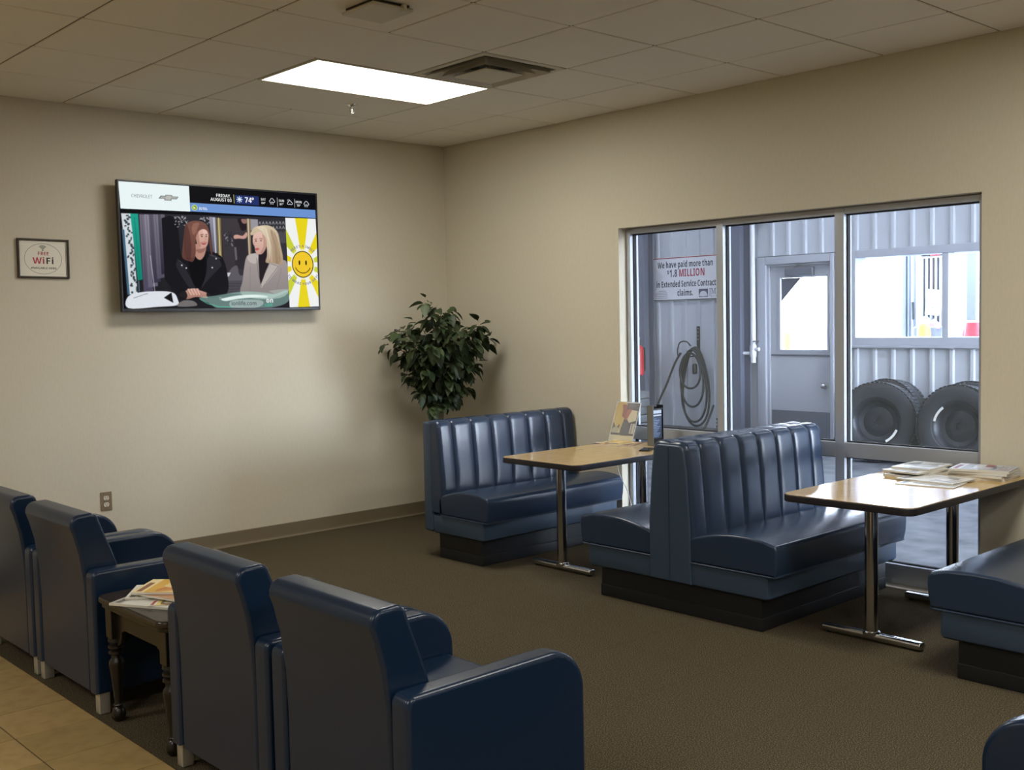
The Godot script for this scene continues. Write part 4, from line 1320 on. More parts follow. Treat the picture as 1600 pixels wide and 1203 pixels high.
		if q[1] == "SUN":
			for i in 5: cv.line(PackedVector2Array([o + Vector2(-6, -12) + Vector2(5, 0).rotated(PI + i * PI / 4), o + Vector2(-6, -12) + Vector2(10, 0).rotated(PI + i * PI / 4)]), 2.5, c8(235, 240, 248))
		else:
			for i in 3: cv.line(PackedVector2Array([o + Vector2(-8 + i * 8, 12), o + Vector2(-10 + i * 8, 19)]), 3, c8(235, 240, 248))
	cv.line(Q.call([1184, 206, 1185, 270]), 2.5, c8(220, 222, 226))
	cv.line(Q.call([1320, 216, 1321, 278]), 2.5, c8(220, 222, 226))
	cv.poly(Q.call([543, 240, 1486, 298, 1488, 358, 543, 302]), c8(112, 152, 214))
	var ic: Vector2 = P.call(573, 275)
	cv.oval(ic, 16, 15, c8(222, 232, 150))
	cv.oval(ic, 13, 12, c8(130, 160, 62))
	cv.poly(PackedVector2Array([ic + Vector2(-6, -8), ic + Vector2(8, 4), ic + Vector2(-6, 7)]), c8(228, 238, 190))
	h2 = P.call(604, 290)
	cv.words("IOTEL", h2.x, h2.y, 13, Color.WHITE, true, 0.95)
	# ---- smile advert
	var box_ := Q.call([1242, 352, 1486, 362, 1503, 1003, 1254, 1003]) as PackedVector2Array
	cv.poly(box_, c8(246, 248, 246))
	var cen: Vector2 = P.call(1370, 692)
	for i in 10:
		var a0 := i * TAU / 10 + 0.16
		var far := PackedVector2Array([cen, cen + Vector2(700, 0).rotated(a0), cen + Vector2(700, 0).rotated(a0 + TAU / 20)])
		for piece in Geometry2D.intersect_polygons(far, box_):
			cv.poly(piece, c8(238, 218, 30) if i % 3 else c8(206, 214, 60))
	cv.oval(cen, 78, 88, c8(246, 247, 240), 0.75)
	cv.oval(cen, 69, 76, c8(66, 56, 20))
	cv.oval(cen, 64, 71, c8(246, 206, 46))
	cv.oval(cen + Vector2(-21, -9), 5.5, 14, c8(60, 46, 16))
	cv.oval(cen + Vector2(21, -9), 5.5, 14, c8(60, 46, 16))
	var smile := PackedVector2Array()
	for i in 17:
		var t := deg_to_rad(lerpf(20, 160, i / 16.0))
		smile.append(cen + Vector2(cos(t) * 50, sin(t) * 47 + 2))
	cv.line(smile, 4.5, c8(60, 46, 16))
	arc_text(cv, "HERE'S A SMILE", cen, 96, -1, c8(120, 120, 150))
	arc_text(cv, "TO MAKE YOUR DAY!", cen, 104, 1, c8(120, 120, 150))
	return cv.texture()

func arc_text(cv: Canvas, s: String, c: Vector2, rad: float, side: int, col: Color) -> void:
	var cap := 14.0
	var adv := []
	var total := 0.0
	for ch in s:
		var a: float = 0.45 if ch == " " else cv.glyphs(ch, true, false)[2] / 23.0 + 0.12
		adv.append(a)
		total += a
	var at := -total / 2
	for i in s.length():
		var mid: float = (at + adv[i] / 2) * cap / rad
		if s[i] != " ":
			var ang := mid * -side
			# outward direction is up for the top text and down for the bottom text
			var up := Vector2(0, 1 if side > 0 else -1).rotated(ang)
			var right := Vector2(-up.y, up.x) if side < 0 else Vector2(up.y, -up.x)
			var glyph_up := up if side < 0 else -up
			var base := c + up * (rad if side < 0 else rad + cap)
			base -= right * adv[i] * 0.5 * cap
			cv.text(s[i], Transform2D(right * cap, glyph_up * cap, base), col, true)
		at += adv[i]

func build_tv() -> void:
	var t := thing("television", "large wall-mounted flat television showing two women talking", "television", Vector3(-1.9885, 2.035, 0))
	var w := 0.7285
	var h := 0.4145
	mi("casing", bm(Vector3(-w, -h, 0.078), Vector3(w, h, 0.104), 0.004), M.black, t)
	mi("bezel", boxes([
		[Vector3(-w, -h, 0.100), Vector3(-w + 0.012, h, 0.1105)], [Vector3(w - 0.012, -h, 0.100), Vector3(w, h, 0.1105)],
		[Vector3(-w + 0.012, h - 0.012, 0.100), Vector3(w - 0.012, h, 0.1105)], [Vector3(-w + 0.012, -h, 0.100), Vector3(w - 0.012, -h + 0.02, 0.1105)]], 0.0015), M.black, t)
	mi("rear_cover", bm(Vector3(-0.5, -0.3, 0.05), Vector3(0.5, 0.24, 0.08), 0.012), M.black, t)
	mi("wall_mount", boxes([[Vector3(-0.3, -0.2, 0.0), Vector3(-0.25, 0.2, 0.055)], [Vector3(0.25, -0.2, 0.0), Vector3(0.3, 0.2, 0.055)], [Vector3(-0.35, -0.1, 0.0), Vector3(0.35, -0.06, 0.02)], [Vector3(-0.35, 0.06, 0.0), Vector3(0.35, 0.1, 0.02)]]), M.black, t)
	var m := mat(Color.BLACK, 0.4, 0, 0.12)
	m.emission_enabled = true
	m.emission = Color.BLACK
	m.emission_texture = tv_picture()
	m.emission_energy_multiplier = 0.72
	mi("screen", plate((w - 0.012) * 2, h * 2 - 0.032), m, t, Vector3(0, 0.004, 0.1065))

# ------------------------------------------------------------------ sign, outlet
func build_wall_things() -> void:
	var cv := Canvas.new(400, 320, c8(226, 220, 204))
	var c := Vector2(198, 162)
	cv.oval(c, 156, 136, c8(92, 88, 80))
	cv.oval(c, 153, 133, c8(226, 220, 204))
	cv.line(PackedVector2Array([Vector2(386, 8), Vector2(388, 306)]), 5, c8(110, 104, 92))
	for k in 4:
		var r := 9 + k * 10
		var p := arc(Vector2(196, 84), r + 3.6, -136, -44, 12)
		var q := arc(Vector2(196, 84), r - 3.6, -44, -136, 12)
		p.append_array(q)
		cv.poly(p, c8(122, 124, 112))
	cv.oval(Vector2(196, 86), 7, 4, c8(40, 38, 34))
	cv.words("FREE", 198, 130, 30, c8(152, 44, 50), true, 1.0, 0.5)
	cv.words("Wi", 110, 206, 56, c8(168, 34, 54), true, 1.05)
	cv.words("Fi", 216, 206, 56, c8(30, 24, 20), true, 1.05)
	cv.words("AVAILABLE HERE", 200, 252, 17, c8(50, 46, 40), true, 1.12, 0.5)
	var t := thing("wifi_sign", "small dark-framed paper sign reading FREE WiFi on the wall left of the television", "sign", Vector3(-3.148, 1.951, 0))
	var w := 0.153
	var h := 0.119
	var f := 0.012
	mi("frame", boxes([[Vector3(-w, -h, 0), Vector3(-w + f, h, 0.018)], [Vector3(w - f, -h, 0), Vector3(w, h, 0.018)], [Vector3(-w + f, h - f, 0), Vector3(w - f, h, 0.018)], [Vector3(-w + f, -h, 0), Vector3(w - f, -h + f, 0.018)]], 0.002), mat(c8(44, 32, 20), 0.4), t)
	mi("backing", bm(Vector3(-w + 0.004, -h + 0.004, 0.001), Vector3(w - 0.004, h - 0.004, 0.006)), M.paper, t)
	mi("print", plate((w - f) * 2 + 0.004, (h - f) * 2 + 0.004), printed(cv.texture(), 0.6), t, Vector3(0, 0, 0.008))
	t.rotation.z = deg_to_rad(-0.6)
	make_outlet("beige wall outlet low on the television wall above the armchair", Vector3(-2.828, 0.425, 0), 0, mat(c8(128, 112, 86), 0.4), mat(c8(208, 202, 186), 0.4))

func make_outlet(label: String, at: Vector3, turn: float, pm: Material, rm: Material) -> void:
	var o := thing("wall_outlet", label, "outlet", at, turn)
	mi("cover_plate", bm(Vector3(-0.037, -0.06, 0), Vector3(0.037, 0.06, 0.006), 0.003), pm, o)
	for y in [0.021, -0.021]:
		var p := PackedVector2Array()
		p.append_array(arc(Vector2.ZERO, 0.0175, -50, 50, 6))
		p.append_array(arc(Vector2.ZERO, 0.0175, 130, 230, 6))
		mi("receptacle", slab(p, 0.004, 0.0085, 0.001, 2).mesh(), rm, o, Vector3(0, y, 0))
		mi("slots", boxes([[Vector3(-0.008, y - 0.001, 0.008), Vector3(-0.0055, y + 0.009, 0.009)], [Vector3(0.0055, y - 0.001, 0.008), Vector3(0.008, y + 0.008, 0.009)], [Vector3(-0.0025, y - 0.011, 0.008), Vector3(0.0025, y - 0.006, 0.009)]]), M.black, o)
	mi("screw", lathe(PackedVector2Array([Vector2(0, 0), Vector2(0.003, 0), Vector2(0.002, 0.0015), Vector2(0, 0.0015)]), 8).mesh(), M.steel, o, Vector3(0, 0, 0.006), Vector3(PI / 2, 0, 0))

# ------------------------------------------------------------------ things on the tables
func cover_print(sd: int) -> ImageTexture:
	# printed covers: blocks of picture and colour, no words
	var r := RandomNumberGenerator.new()
	r.seed = sd
	var sets := [
		[c8(226, 178, 70), c8(196, 120, 52), c8(244, 226, 170), c8(120, 62, 34)],
		[c8(206, 202, 192), c8(96, 100, 108), c8(236, 234, 226), c8(52, 54, 60)],
		[c8(236, 214, 130), c8(90, 74, 60), c8(232, 228, 216), c8(160, 40, 40)],
		[c8(176, 182, 190), c8(66, 82, 110), c8(228, 230, 234), c8(120, 52, 66)],
		[c8(198, 150, 110), c8(228, 206, 176), c8(112, 72, 52), c8(58, 44, 40)],
		[c8(222, 222, 214), c8(150, 150, 144), c8(196, 192, 182), c8(90, 92, 92)]]
	var s: Array = sets[sd % 6]
	var cv := Canvas.new(96, 128, s[0])
	cv.rect(0, 0, 96, 22, s[2])
	cv.rect(6, 6, 70, 16, s[3], 0.8)
	for i in 5:
		cv.blob(PackedVector2Array([Vector2(r.randf() * 96, 30 + r.randf() * 90), Vector2(r.randf() * 96, 30 + r.randf() * 90), Vector2(r.randf() * 96, 30 + r.randf() * 90), Vector2(r.randf() * 96, 30 + r.randf() * 90)]), s[1 + i % 3], 0.7)
	cv.oval(Vector2(48 + r.randf_range(-14, 14), 64), 17, 22, s[2], 0.8)
	for i in 5: cv.rect(8, 100 + i * 5, r.randf_range(40, 86), 102 + i * 5, s[3], 0.6)
	return cv.texture()

func magazine(label: String, at: Vector3, turn: float, sd: int, thick := 0.006, w := 0.205, l := 0.272, group := "", cat := "magazine", tilt := 0.0) -> void:
	var t := thing(cat, label, cat, at, turn, group)
	t.rotation.z = tilt
	mi("pages", bm(Vector3(-w / 2 + 0.002, 0.0006, -l / 2 + 0.002), Vector3(w / 2 - 0.0025, thick - 0.0006, l / 2 - 0.002), 0.0005), M.paper, t)
	mi("back_cover", bm(Vector3(-w / 2, 0, -l / 2), Vector3(w / 2, 0.0006, l / 2)), M.paper, t)
	if not M.has("cover%d" % sd): M["cover%d" % sd] = printed(cover_print(sd), 0.35)
	mi("front_cover", plate(w, l), M["cover%d" % sd], t, Vector3(0, thick + 0.0006, 0), Vector3(-PI / 2, 0, 0))
	mi("spine", bm(Vector3(-w / 2 - 0.0006, 0.0, -l / 2), Vector3(-w / 2 + 0.0004, thick + 0.0004, l / 2)), M.paper, t)

func build_table_things() -> void:
	var y := 0.4952
	# end table
	magazine("pale newspaper at the bottom of the heap on the end table", Vector3(-3.80, y, 2.93), 0.5, 5, 0.008, 0.22, 0.30)
	magazine("white-cornered magazine sticking out of the heap on the end table", Vector3(-3.74, y + 0.010, 2.85), 0.95, 7, 0.006)
	magazine("magazine with a brown cover in the middle of the heap on the end table", Vector3(-3.735, y + 0.0182, 2.93), 0.3, 4, 0.007)
	magazine("yellow-orange magazine on top of the heap on the end table", Vector3(-3.72, y + 0.0272, 2.89), 0.75, 0, 0.008)
	magazine("grey leaflet at the front edge of the end table behind the armchair back", Vector3(-3.47, y, 3.02), 0.2, 11, 0.004, 0.19, 0.26)
	# table by the double booth
	magazine("small cream leaflet slipping off the right side of the end table heap", Vector3(-3.80, y + 0.0092, 3.015), 0.9, 8, 0.002, 0.10, 0.15)
	y = 0.6863
	magazine("folded brown leaflet lying under the poster stand", Vector3(-0.20, y, 1.985), 0.25, 10, 0.003, 0.21, 0.28, "", "leaflet")
	magazine("cream leaflet on the brown one in front of the poster stand", Vector3(-0.185, y + 0.0042, 1.97), -0.1, 8, 0.002, 0.19, 0.22, "", "leaflet")
	magazine("bright yellow leaflet against the foot of the poster stand", Vector3(-0.155, y + 0.0072, 1.965), 0.05, 6, 0.002, 0.12, 0.16, "", "leaflet")
	# tilted poster in an acrylic stand
	var cv := Canvas.new(216, 280, c8(226, 222, 212))
	cv.rect(6, 6, 210, 232, c8(58, 50, 48))
	cv.blob(PackedVector2Array([Vector2(10, 10), Vector2(90, 6), Vector2(110, 60), Vector2(96, 130), Vector2(90, 232), Vector2(8, 236), Vector2(6, 120)]), c8(206, 168, 48), 1.0, c8(226, 206, 140))
	cv.blob(PackedVector2Array([Vector2(60, 20), Vector2(104, 24), Vector2(112, 70), Vector2(100, 110), Vector2(74, 100), Vector2(70, 60)]), c8(150, 70, 40))
	cv.rect(104, 12, 210, 46, c8(64, 52, 66))
	for i in 3: cv.rect(120, 16 + i * 9, 200 - i * 16, 20 + i * 9, c8(150, 130, 130), 0.8)
	cv.blob(PackedVector2Array([Vector2(118, 52), Vector2(160, 56), Vector2(150, 90), Vector2(120, 132), Vector2(104, 110)]), c8(176, 92, 52))
	cv.poly(PackedVector2Array([Vector2(152, 54), Vector2(204, 58), Vector2(206, 128), Vector2(140, 148), Vector2(126, 118)]), c8(228, 216, 184))
	cv.blob(PackedVector2Array([Vector2(10, 150), Vector2(40, 180), Vector2(70, 160), Vector2(60, 220), Vector2(14, 230)]), c8(70, 62, 50), 0.8)
	cv.blob(PackedVector2Array([Vector2(14, 190), Vector2(60, 182), Vector2(76, 226), Vector2(20, 232)]), c8(216, 206, 180), 0.8)
	cv.blob(PackedVector2Array([Vector2(96, 140), Vector2(130, 130), Vector2(160, 170), Vector2(170, 234), Vector2(90, 234)]), c8(66, 58, 60))
	cv.rect(168, 150, 206, 232, c8(214, 208, 196))
	cv.rect(180, 150, 186, 232, c8(110, 80, 76))
	cv.rect(6, 222, 210, 236, c8(46, 30, 28))
	cv.rect(6, 238, 210, 276, c8(222, 212, 168))
	var t := thing("poster_stand", "tilted acrylic stand holding a yellow and dark poster on the table by the window", "sign holder", Vector3(-0.105, 0.6863, 1.93))
	# faces -x and leans back towards the window
	var b := Basis(Vector3(0, 0, 1), Vector3(0.36, 0.933, 0).normalized(), Vector3(-0.933, 0.36, 0).normalized())
	var hold := func(n: String, mesh: Mesh, m: Material, p: Vector3) -> void:
		var o := mi(n, mesh, m, t)
		o.transform = Transform3D(b, p)
	hold.call("poster", plate(0.212, 0.275), printed(cv.texture(), 0.3), b * Vector3(0, 0.1415, 0.002))
	hold.call("front_sheet", bm(Vector3(-0.109, 0.002, 0.004), Vector3(0.109, 0.283, 0.0055)), M.acrylic, Vector3.ZERO)
	hold.call("back_sheet", bm(Vector3(-0.109, 0.002, -0.003), Vector3(0.109, 0.283, -0.0015)), M.acrylic, Vector3.ZERO)
	mi("foot", bm(Vector3(-0.012, 0.0, -0.108), Vector3(0.088, 0.0025, 0.108)), M.acrylic, t)
	# upright leaflet box
	var c2 := Canvas.new(100, 240, c8(58, 70, 92))
	c2.rect(4, 4, 96, 26, c8(206, 216, 228))
	c2.rect(4, 34, 96, 44, c8(214, 222, 232), 0.9)
	for i in 12: c2.rect(10, 60 + i * 11, 40 + (i * 37) % 48, 65 + i * 11, c8(150, 172, 206), 0.8)
	c2.rect(4, 196, 96, 204, c8(216, 222, 230))
	c2.rect(4, 206, 96, 236, c8(90, 108, 136))
	var k := thing("leaflet_box", "upright grey leaflet box with blue printed cards beside the booth back", "leaflet holder", Vector3(-0.10, 0.6863, 2.235))
	mi("side_panel", bm(Vector3(-0.052, 0, -0.026), Vector3(-0.046, 0.262, 0.026), 0.001), mat(c8(108, 108, 104), 0.4), k)
	mi("side_panel", bm(Vector3(0.046, 0, -0.026), Vector3(0.052, 0.262, 0.026), 0.001), M.black, k)
	mi("back_panel", bm(Vector3(-0.046, 0, -0.026), Vector3(0.046, 0.25, -0.022)), M.black, k)
	mi("floor_panel", bm(Vector3(-0.046, 0, -0.022), Vector3(0.046, 0.004, 0.022)), M.black, k)
	mi("front_lip", boxes([[Vector3(-0.046, 0.0, 0.022), Vector3(0.046, 0.05, 0.025)], [Vector3(-0.046, 0.235, 0.020), Vector3(0.046, 0.242, 0.025)]]), M.black, k)
	for i in 3: mi("card", bm(Vector3(-0.043, 0.005, -0.018 + i * 0.010), Vector3(0.043, 0.236 - i * 0.002, -0.011 + i * 0.010)), M.paper, k)
	mi("printed_card", plate(0.088, 0.228), printed(c2.texture(), 0.3), k, Vector3(0, 0.119, 0.0185))
	# handset
	var ph := thing("phone", "thin black phone lying at the table edge by the double booth", "phone", Vector3(-0.335, 0.6863, 2.36), 0.5)
	mi("phone_body", flat_slab(round_rect(0.145, 0.072, 0.01, 4), 0.0, 0.008, 0.002, 2).mesh(), M.black, ph)
	mi("phone_screen", flat_slab(round_rect(0.135, 0.064, 0.006, 3), 0.008, 0.0084, 0.0001, 1).mesh(), mat(c8(8, 8, 10), 0.08), ph)
	# charging cable
	var cb := mi("power_cord", tube(spline([Vector3(-0.06, 0.645, 1.845), Vector3(-0.07, 0.62, 1.845), Vector3(-0.09, 0.55, 1.885), Vector3(-0.09, 0.46, 1.91), Vector3(-0.06, 0.34, 1.955), Vector3(-0.035, 0.12, 2.0), Vector3(-0.03, 0.006, 2.06)]), 0.003, 6).mesh(), M.white)
	tag(cb, "thin white cable hanging from the table edge beside the single booth", "cable")
	# second table
	var n := ["lowest magazine of the pile at the window edge of the nearer table", "second magazine of the pile at the window edge of the nearer table", "third magazine of the pile at the window edge of the nearer table", "white magazine topping the pile at the window edge of the nearer table"]
	for i in 4: magazine(n[i], Vector3(-0.285 + [0.0, 0.06, 0.02, 0.10][i], 0.6863 + i * 0.0092, 4.115 - i * 0.006), 1.50 + [0.0, 0.16, -0.05, 0.10][i], [1, 5, 17, 11][i], 0.0082)
	n = ["lowest magazine of the pile against the wall on the nearer table", "second magazine of the pile against the wall on the nearer table", "reddish-edged third magazine of the pile against the wall on the nearer table", "glossy magazine topping the pile against the wall on the nearer table"]
	for i in 4: magazine(n[i], Vector3(-0.150 - i * 0.002, 0.6863 + i * 0.0124, 4.405 + i * 0.002), 0.06 + [0.0, -0.09, 0.06, 0.12][i], [4, 3, 9, 15][i], 0.0114, 0.215, 0.28)
	magazine("thin grey newspaper nearest the bare end of the nearer table", Vector3(-0.52, 0.6863, 4.315), 0.12, 17, 0.003, 0.2, 0.28)
	magazine("open-looking grey magazine overlapping the newspaper on the nearer table", Vector3(-0.41, 0.6905, 4.285), -0.05, 5, 0.006, 0.22, 0.30)

# ------------------------------------------------------------------ workshop
func make_tyre(label: String, at: Vector3, turn: float, lean: float, sticker: float) -> void:
	# axis along x, front face towards -x
	var t := thing("tyre", label, "tyre", at, turn, "tyres stacked under the workshop window")
	t.rotation.z = lean
	var flip := Transform3D(Basis(Vector3(0, -1, 0), Vector3(1, 0, 0), Vector3(0, 0, 1)), Vector3.ZERO)
	var p := PackedVector2Array([Vector2(0.235, -0.085), Vector2(0.25, -0.105), Vector2(0.29, -0.118), Vector2(0.34, -0.118), Vector2(0.375, -0.108), Vector2(0.393, -0.088), Vector2(0.400, -0.05), Vector2(0.402, 0), Vector2(0.400, 0.05), Vector2(0.393, 0.088), Vector2(0.375, 0.108), Vector2(0.34, 0.118), Vector2(0.29, 0.118), Vector2(0.25, 0.105), Vector2(0.235, 0.085), Vector2(0.235, -0.085)])
	var s := Soup.new()
	s.add(lathe(p, 56), flip)
	mi("tyre_body", s.mesh(35), M.rubber, t)
	var lugs := Soup.new()
	for i in 56:
		var a := TAU * i / 56
		var b := Basis(Vector3.RIGHT, a)
		for q in [[-0.10, -0.035], [-0.02, 0.03], [0.042, 0.10]]:
			var bx := box(Vector3(q[0], 0.392, -0.016), Vector3(q[1], 0.4045, 0.016), 0.002)
			lugs.add(bx, Transform3D(b.rotated(Vector3.UP, 0.0), Vector3.ZERO))
	mi("tread", lugs.mesh(), M.rubber, t)
	var w := PackedVector2Array([Vector2(0, 0.0), Vector2(0.035, 0.0), Vector2(0.037, -0.03), Vector2(0.07, -0.035), Vector2(0.10, -0.03), Vector2(0.15, -0.012), Vector2(0.19, -0.03), Vector2(0.205, -0.06), Vector2(0.225, -0.085), Vector2(0.238, -0.092), Vector2(0.238, 0.09), Vector2(0.22, 0.085), Vector2(0.2, 0.05), Vector2(0.0, 0.05)])
	var o := Soup.new()
	o.add(lathe(w, 40), Transform3D(Basis(Vector3(0, 1, 0), Vector3(1, 0, 0), Vector3(0, 0, -1)), Vector3.ZERO))
	mi("wheel", o.mesh(35), M.rim, t)
	for k in 5:
		var a := TAU * k / 5 + 0.3
		mi("hub_hole", lathe(PackedVector2Array([Vector2(0, 0), Vector2(0.011, 0), Vector2(0.011, 0.006), Vector2(0, 0.006)]), 10).mesh(), M.black, t, Vector3(-0.033, sin(a) * 0.062, cos(a) * 0.062), Vector3(0, 0, PI / 2))
	if sticker > -100:
		var st := PackedVector2Array()
		st.append_array(arc(Vector2.ZERO, 0.232, sticker, sticker + 42, 8))
		st.append_array(arc(Vector2.ZERO, 0.208, sticker + 42, sticker, 8))
		var q := slab(st, 0, 0.002, 0.0004, 1)
		var z := Soup.new()
		z.add(q, Transform3D(Basis(Vector3(0, 0, 1), Vector3(0, 1, 0), Vector3(-1, 0, 0)), Vector3(-0.098, 0, 0)))
		mi("rim_sticker", z.mesh(), M.white, t)

func build_workshop_things() -> void:
	# steel columns
	for q in [[-2.39, "dark steel column of the workshop beside the fire extinguisher"], [-0.91, "dark steel column of the workshop behind the pipe"]]:
		var zc: float = q[0]
		var t := thing("column", q[1], "column", Vector3(5.2, 0, zc))
		mi("flange", bm(Vector3(-0.10, 0.0, -0.085), Vector3(-0.088, 4.2, 0.085)), M.beam, t)
		mi("flange", bm(Vector3(0.088, 0.0, -0.085), Vector3(0.10, 4.2, 0.085)), M.beam, t)
		mi("web", bm(Vector3(-0.088, 0.0, -0.005), Vector3(0.088, 4.2, 0.005)), M.beam, t)
		mi("base_plate", bm(Vector3(-0.14, 0, -0.12), Vector3(0.14, 0.016, 0.12)), M.beam, t)
	var bl := thing("pale_block_stack", "stacked pale blocks at the foot of the dark column", "box", Vector3(4.85, 0, -2.24))  # pale concrete blocks stacked like a low pier
	for i in 6: mi("block", bm(Vector3(-0.10, i * 0.1, -0.14), Vector3(0.10, i * 0.1 + 0.094, 0.14), 0.008), M.concrete, bl)
	var ex := thing("fire_extinguisher", "red fire extinguisher with white label on the dark column", "fire extinguisher", Vector3(4.98, 0.78, -2.31))
	mi("cylinder", lathe(PackedVector2Array([Vector2(0, 0), Vector2(0.06, 0), Vector2(0.072, 0.015), Vector2(0.072, 0.32), Vector2(0.06, 0.36), Vector2(0.025, 0.39), Vector2(0.02, 0.40), Vector2(0, 0.40)]), 24).mesh(), M.red, ex)
	mi("valve", lathe(PackedVector2Array([Vector2(0, 0.40), Vector2(0.024, 0.40), Vector2(0.024, 0.44), Vector2(0.03, 0.445), Vector2(0.03, 0.47), Vector2(0, 0.475)]), 14).mesh(), M.steel, ex)
	mi("handle", boxes([[Vector3(-0.075, 0.47, -0.011), Vector3(0.03, 0.482, 0.011)], [Vector3(-0.075, 0.435, -0.009), Vector3(0.0, 0.443, 0.009)]], 0.003), M.white, ex)
	mi("label_plate", boxes([[Vector3(-0.078, 0.12, -0.03), Vector3(-0.066, 0.24, 0.03)]], 0.004), M.white, ex)
	mi("bracket", bm(Vector3(0.05, 0.05, -0.02), Vector3(0.12, 0.35, 0.02)), M.black, ex)
	# banner
	var cv := Canvas.new(560, 270, c8(216, 217, 222))
	cv.rect(0, 0, 560, 6, c8(140, 40, 60)); cv.rect(0, 264, 560, 270, c8(50, 50, 60)); cv.rect(0, 0, 5, 270, c8(60, 50, 64)); cv.rect(555, 0, 560, 270, c8(60, 50, 64))
	cv.poly(PackedVector2Array([Vector2(16, 36), Vector2(110, 120), Vector2(16, 240)]), c8(200, 201, 208), 0.8)
	cv.words("We have paid more than", 280, 64, 38, c8(36, 38, 50), true, 0.70, 0.5)
	cv.words("$", 140, 104, 24, c8(60, 40, 60), true, 0.8)
	cv.words("1.8", 158, 122, 46, c8(60, 44, 70), true, 0.72)
	cv.words("MILLION", 232, 122, 46, c8(158, 28, 60), true, 0.74)
	cv.words("in Extended Service Contract", 284, 186, 38, c8(36, 38, 50), true, 0.64, 0.5)
	cv.words("claims.", 280, 242, 38, c8(36, 38, 50), true, 0.70, 0.5)
	for k in [[70, 206], [44, 217], [34, 227], [36, 238], [40, 249]]: cv.rect(k[0], k[1], 150 - k[0] * 0.3, k[1] + 5, c8(150, 152, 164), 0.85)
	cv.rect(388, 204, 458, 254, c8(70, 74, 96))
	cv.oval(Vector2(423, 234), 27, 17, c8(206, 208, 216))
	cv.rect(392, 236, 454, 249, c8(206, 208, 216))
	cv.words("JM", 466, 236, 32, c8(90, 92, 108), false, 0.95, 0.0, true)
	cv.words("GROUP", 466, 254, 11, c8(120, 122, 136), false, 1.2, 0.0, true)
	var sg := thing("banner_sign", "white sign about paid service contract claims on the workshop wall", "sign", Vector3(GX - 0.035, 1.992, -1.852), -PI / 2)
	mi("board", bm(Vector3(-0.572, -0.277, -0.012), Vector3(0.572, 0.277, 0.0), 0.002), M.white, sg)
	mi("print", plate(1.13, 0.545), printed(cv.texture(), 0.4), sg, Vector3(0, 0, 0.0015))
	# hose on its bracket
	var br := thing("hose_bracket", "dark slotted bracket on the workshop wall holding up the hose", "bracket", Vector3(5.385, 1.19, -1.66))
	mi("slotted_bar", bm(Vector3(-0.012, -0.19, -0.024), Vector3(0.012, 0.20, 0.024), 0.003), M.black, br)
	for i in 4: mi("bolt", lathe(PackedVector2Array([Vector2(0, 0), Vector2(0.008, 0), Vector2(0.006, 0.005), Vector2(0, 0.005)]), 8).mesh(), M.steel, br, Vector3(-0.012, 0.17 - i * 0.045, 0), Vector3(0, 0, PI / 2))
	mi("hook", tube(spline([Vector3(0, -0.168, 0), Vector3(-0.10, -0.172, 0), Vector3(-0.20, -0.166, 0), Vector3(-0.225, -0.10, 0)]), 0.010, 8).mesh(), M.black, br)
	var hs := Soup.new()
	var x := 5.22
	var loops := [[0.16, 1.06, 0.62, 0.19], [0.25, 1.10, 0.39, 0.22], [0.245, 1.12, 0.20, 0.25], [0.27, 1.13, 0.15, 0.27]]
	for k in 4:
		var q: Array = loops[k]
		var pts := PackedVector3Array()
		for i in 41:
			var a := TAU * i / 40
			var cy: float = (q[1] + q[2]) / 2
			var ry: float = (q[1] - q[2]) / 2
			var wd: float = lerpf(q[3], 0.13, clampf(sin(a) * 0.5 + 0.5, 0, 1))
			pts.append(Vector3(x - 0.02 + 0.022 * k + 0.01 * sin(a * 2), cy + ry * sin(a), -1.655 + wd * cos(a) + 0.012 * k))
		hs.add(tube(pts, 0.014, 7))
	var hose := thing("hose", "black rubber hose hanging in loose coils on the workshop wall", "hose")
	mi("coils", hs.mesh(), M.hose, hose)
	mi("lead_end", tube(spline([Vector3(5.2, 1.06, -1.80), Vector3(5.2, 0.92, -1.90), Vector3(5.21, 0.66, -2.04), Vector3(5.22, 0.42, -2.18), Vector3(5.22, 0.16, -2.24), Vector3(5.2, 0.05, -2.15), Vector3(5.1, 0.02, -1.9), Vector3(5.0, 0.018, -1.55), Vector3(5.05, 0.03, -1.42), Vector3(5.15, 0.22, -1.36), Vector3(5.2, 0.43, -1.30)]), 0.014, 7).mesh(), M.hose, hose)
	mi("loose_loop", tube(spline([Vector3(5.22, 1.15, -1.66), Vector3(5.24, 1.20, -1.74), Vector3(5.24, 1.19, -1.84), Vector3(5.24, 1.10, -1.88), Vector3(5.22, 1.02, -1.86)]), 0.009, 6).mesh(), M.hose, hose)
	mi("nozzle", box(Vector3(5.16, 0.80, -1.60), Vector3(5.22, 0.93, -1.55), 0.012).mesh(), M.black, hose)
	mi("coupling", tube(PackedVector3Array([Vector3(5.18, 0.93, -1.575), Vector3(5.18, 1.0, -1.60)]), 0.016, 8).mesh(), M.steel, hose)
	make_outlet("grey outlet low on the workshop wall right of the hose", Vector3(GX - 0.0, 0.19, -1.412), -PI / 2, M.kick, M.white)
	# pipes by the door
	var pp := thing("wall_pipe", "white painted pipe running down the wall beside the service door", "pipe", Vector3(5.3, 0, -0.79))
	mi("riser", tube(PackedVector3Array([Vector3(0, 0.95, 0), Vector3(0, 4.2, 0)]), 0.032, 14).mesh(), M.pipe, pp)
	mi("coupling", tube(PackedVector3Array([Vector3(0, 1.02, 0), Vector3(0, 1.16, 0)]), 0.04, 14).mesh(), M.pipe, pp)
	mi("branch_pipe", tube(PackedVector3Array([Vector3(0, 1.06, 0), Vector3(-0.04, 1.06, -0.20)]), 0.022, 10).mesh(), M.pipe, pp)
